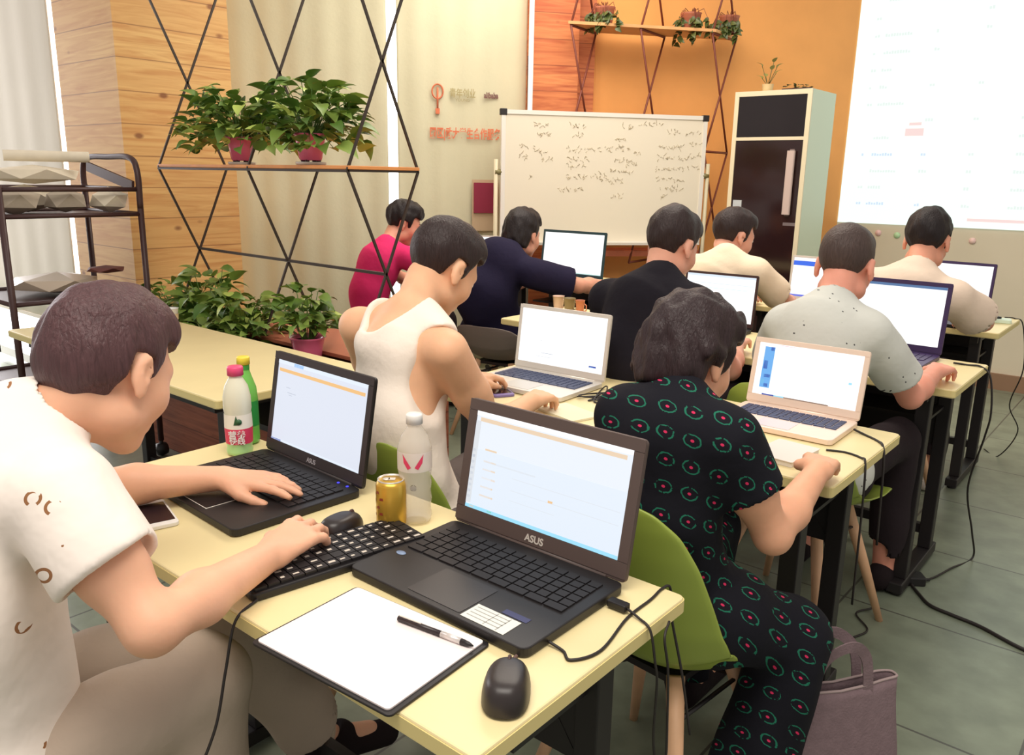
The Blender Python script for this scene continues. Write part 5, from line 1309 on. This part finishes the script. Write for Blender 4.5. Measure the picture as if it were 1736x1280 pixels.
person('stocky man in plain black tee in the middle of the third row', dict(
    s=1.0, h=.007, skin=(226, 166, 140), head=(-8, 26, 0), belly=.012,
    j=dict(pel=(-1.38, 2.34, .54), mid=(-1.38, 2.26, .79), neck=(-1.345, 2.37, 1.04), hd=(-1.375, 2.50, 1.155),
           shR=(-1.195, 2.35, .98), shL=(-1.53, 2.36, .965), elR=(-1.13, 2.50, .76), elL=(-1.60, 2.52, .76), wrR=(-1.22, 2.74, .80), wrL=(-1.52, 2.78, .80),
           knR=(-1.24, 2.78, .56), knL=(-1.52, 2.80, .56), anR=(-1.24, 2.8, .09), anL=(-1.52, 2.8, .09)),
    handR=dict(f=(-.3, 1, 0), up=(0, 0, 1), curl=TYPE), handL=dict(f=(.1, 1, 0), up=(0, 0, 1), curl=TYPE),
    shirt=dict(m=cloth('black_cotton', (25, 22, 30)), sl=.62, flare=.072, o=.018, hem=.05), pants=dict(m=BLK),
    hair=dict(m=HD, vol=.009, rough=.003, nape=-.062, ear=.018, fore=.06, side=.03, tufts=((.0, -.04, .105, .03), (.03, -.05, .095, .03)))))
person('man in plain cream tee seated between whiteboard and dark glass cabinet', dict(
    s=1.0, h=.008, skin=(226, 166, 140), head=(-30, 20, 0),
    j=dict(pel=(-1.69, 3.49, .52), mid=(-1.69, 3.445, .76), neck=(-1.651, 3.513, 1.022), hd=(-1.683, 3.64, 1.122),
           shR=(-1.493, 3.503, .974), shL=(-1.815, 3.503, .964), elR=(-1.403, 3.65, .832), elL=(-1.90, 3.69, .77), wrR=(-1.477, 3.90, .80), wrL=(-1.751, 3.95, .80),
           knR=(-1.55, 3.92, .55), knL=(-1.82, 3.92, .55), anR=(-1.55, 3.96, .09), anL=(-1.82, 3.96, .09)),
    handR=dict(f=(-.1, 1, 0), up=(0, 0, 1), curl=TYPE), handL=dict(f=(.1, 1, 0), up=(0, 0, 1), curl=TYPE),
    shirt=dict(m=cloth('cream_cotton', (236, 216, 188)), sl=.75, flare=.066, o=.016, hem=.05), pants=dict(m=BLK), shoes=cloth('white_shoe', (226, 214, 204)),
    hair=dict(m=HD, vol=.009, rough=.003, nape=-.058, ear=.018, fore=.06, side=.03)))
person('man with cropped hair in pale grey-green tee with tiny dark flecks', dict(
    s=.98, h=.006, skin=(232, 160, 136), head=(3, 20, 0), belly=.008,
    j=dict(pel=(-.80, 2.38, .54), mid=(-.795, 2.30, .79), neck=(-.785, 2.385, 1.015), hd=(-.795, 2.50, 1.135),
           shR=(-.665, 2.37, .965), shL=(-.912, 2.37, .955), elR=(-.580, 2.545, .760), elL=(-1.02, 2.54, .76), wrR=(-.568, 2.77, .80), wrL=(-.97, 2.78, .80),
           knR=(-.66, 2.80, .55), knL=(-.95, 2.80, .55), anR=(-.66, 2.84, .09), anL=(-.95, 2.84, .09)),
    handR=dict(f=(.05, 1, 0), up=(.1, 0, 1), curl=CURL), handL=dict(f=(.1, 1, 0), up=(0, 0, 1), curl=TYPE),
    shirt=dict(m=printed('pale_flecked_jersey', (206, 208, 200), 'flecks'), sl=.68, flare=.064, o=.013, hem=.10, fold=.004), pants=dict(m=BLK),
    hair=dict(m=HG, vol=.003, rough=.0008, nape=-.060, ear=.010, fore=.062, side=.03)))
person('man in plain cream shirt seated farthest right in front of the projection', dict(
    s=1.02, h=.008, skin=(226, 160, 132), head=(0, 22, 0), hs=1.0,
    j=dict(pel=(-.905, 3.53, .52), mid=(-.885, 3.455, .775), neck=(-.839, 3.534, 1.017), hd=(-.849, 3.65, 1.150),
           shR=(-.691, 3.513, .943), shL=(-1.008, 3.513, .964), elR=(-.607, 3.661, .843), elL=(-1.09, 3.71, .79), wrR=(-.696, 3.90, .827), wrL=(-1.0, 3.95, .80),
           knR=(-.79, 3.94, .55), knL=(-1.05, 3.94, .55), anR=(-.79, 3.98, .09), anL=(-1.05, 3.98, .09)),
    handR=dict(f=(-.4, .9, -.15), up=(0, 0, 1), curl=CURL), handL=dict(f=(.1, 1, 0), up=(0, 0, 1), curl=TYPE),
    shirt=dict(m=cloth('pale_beige_cotton', (228, 208, 188)), sl=.80, flare=.078, o=.018, hem=.08), pants=dict(m=BLK), shoes=cloth('white_shoe', (226, 214, 204)),
    hair=dict(m=HB, vol=.010, rough=.004, nape=-.050, ear=.018, fore=.06, side=.03)))
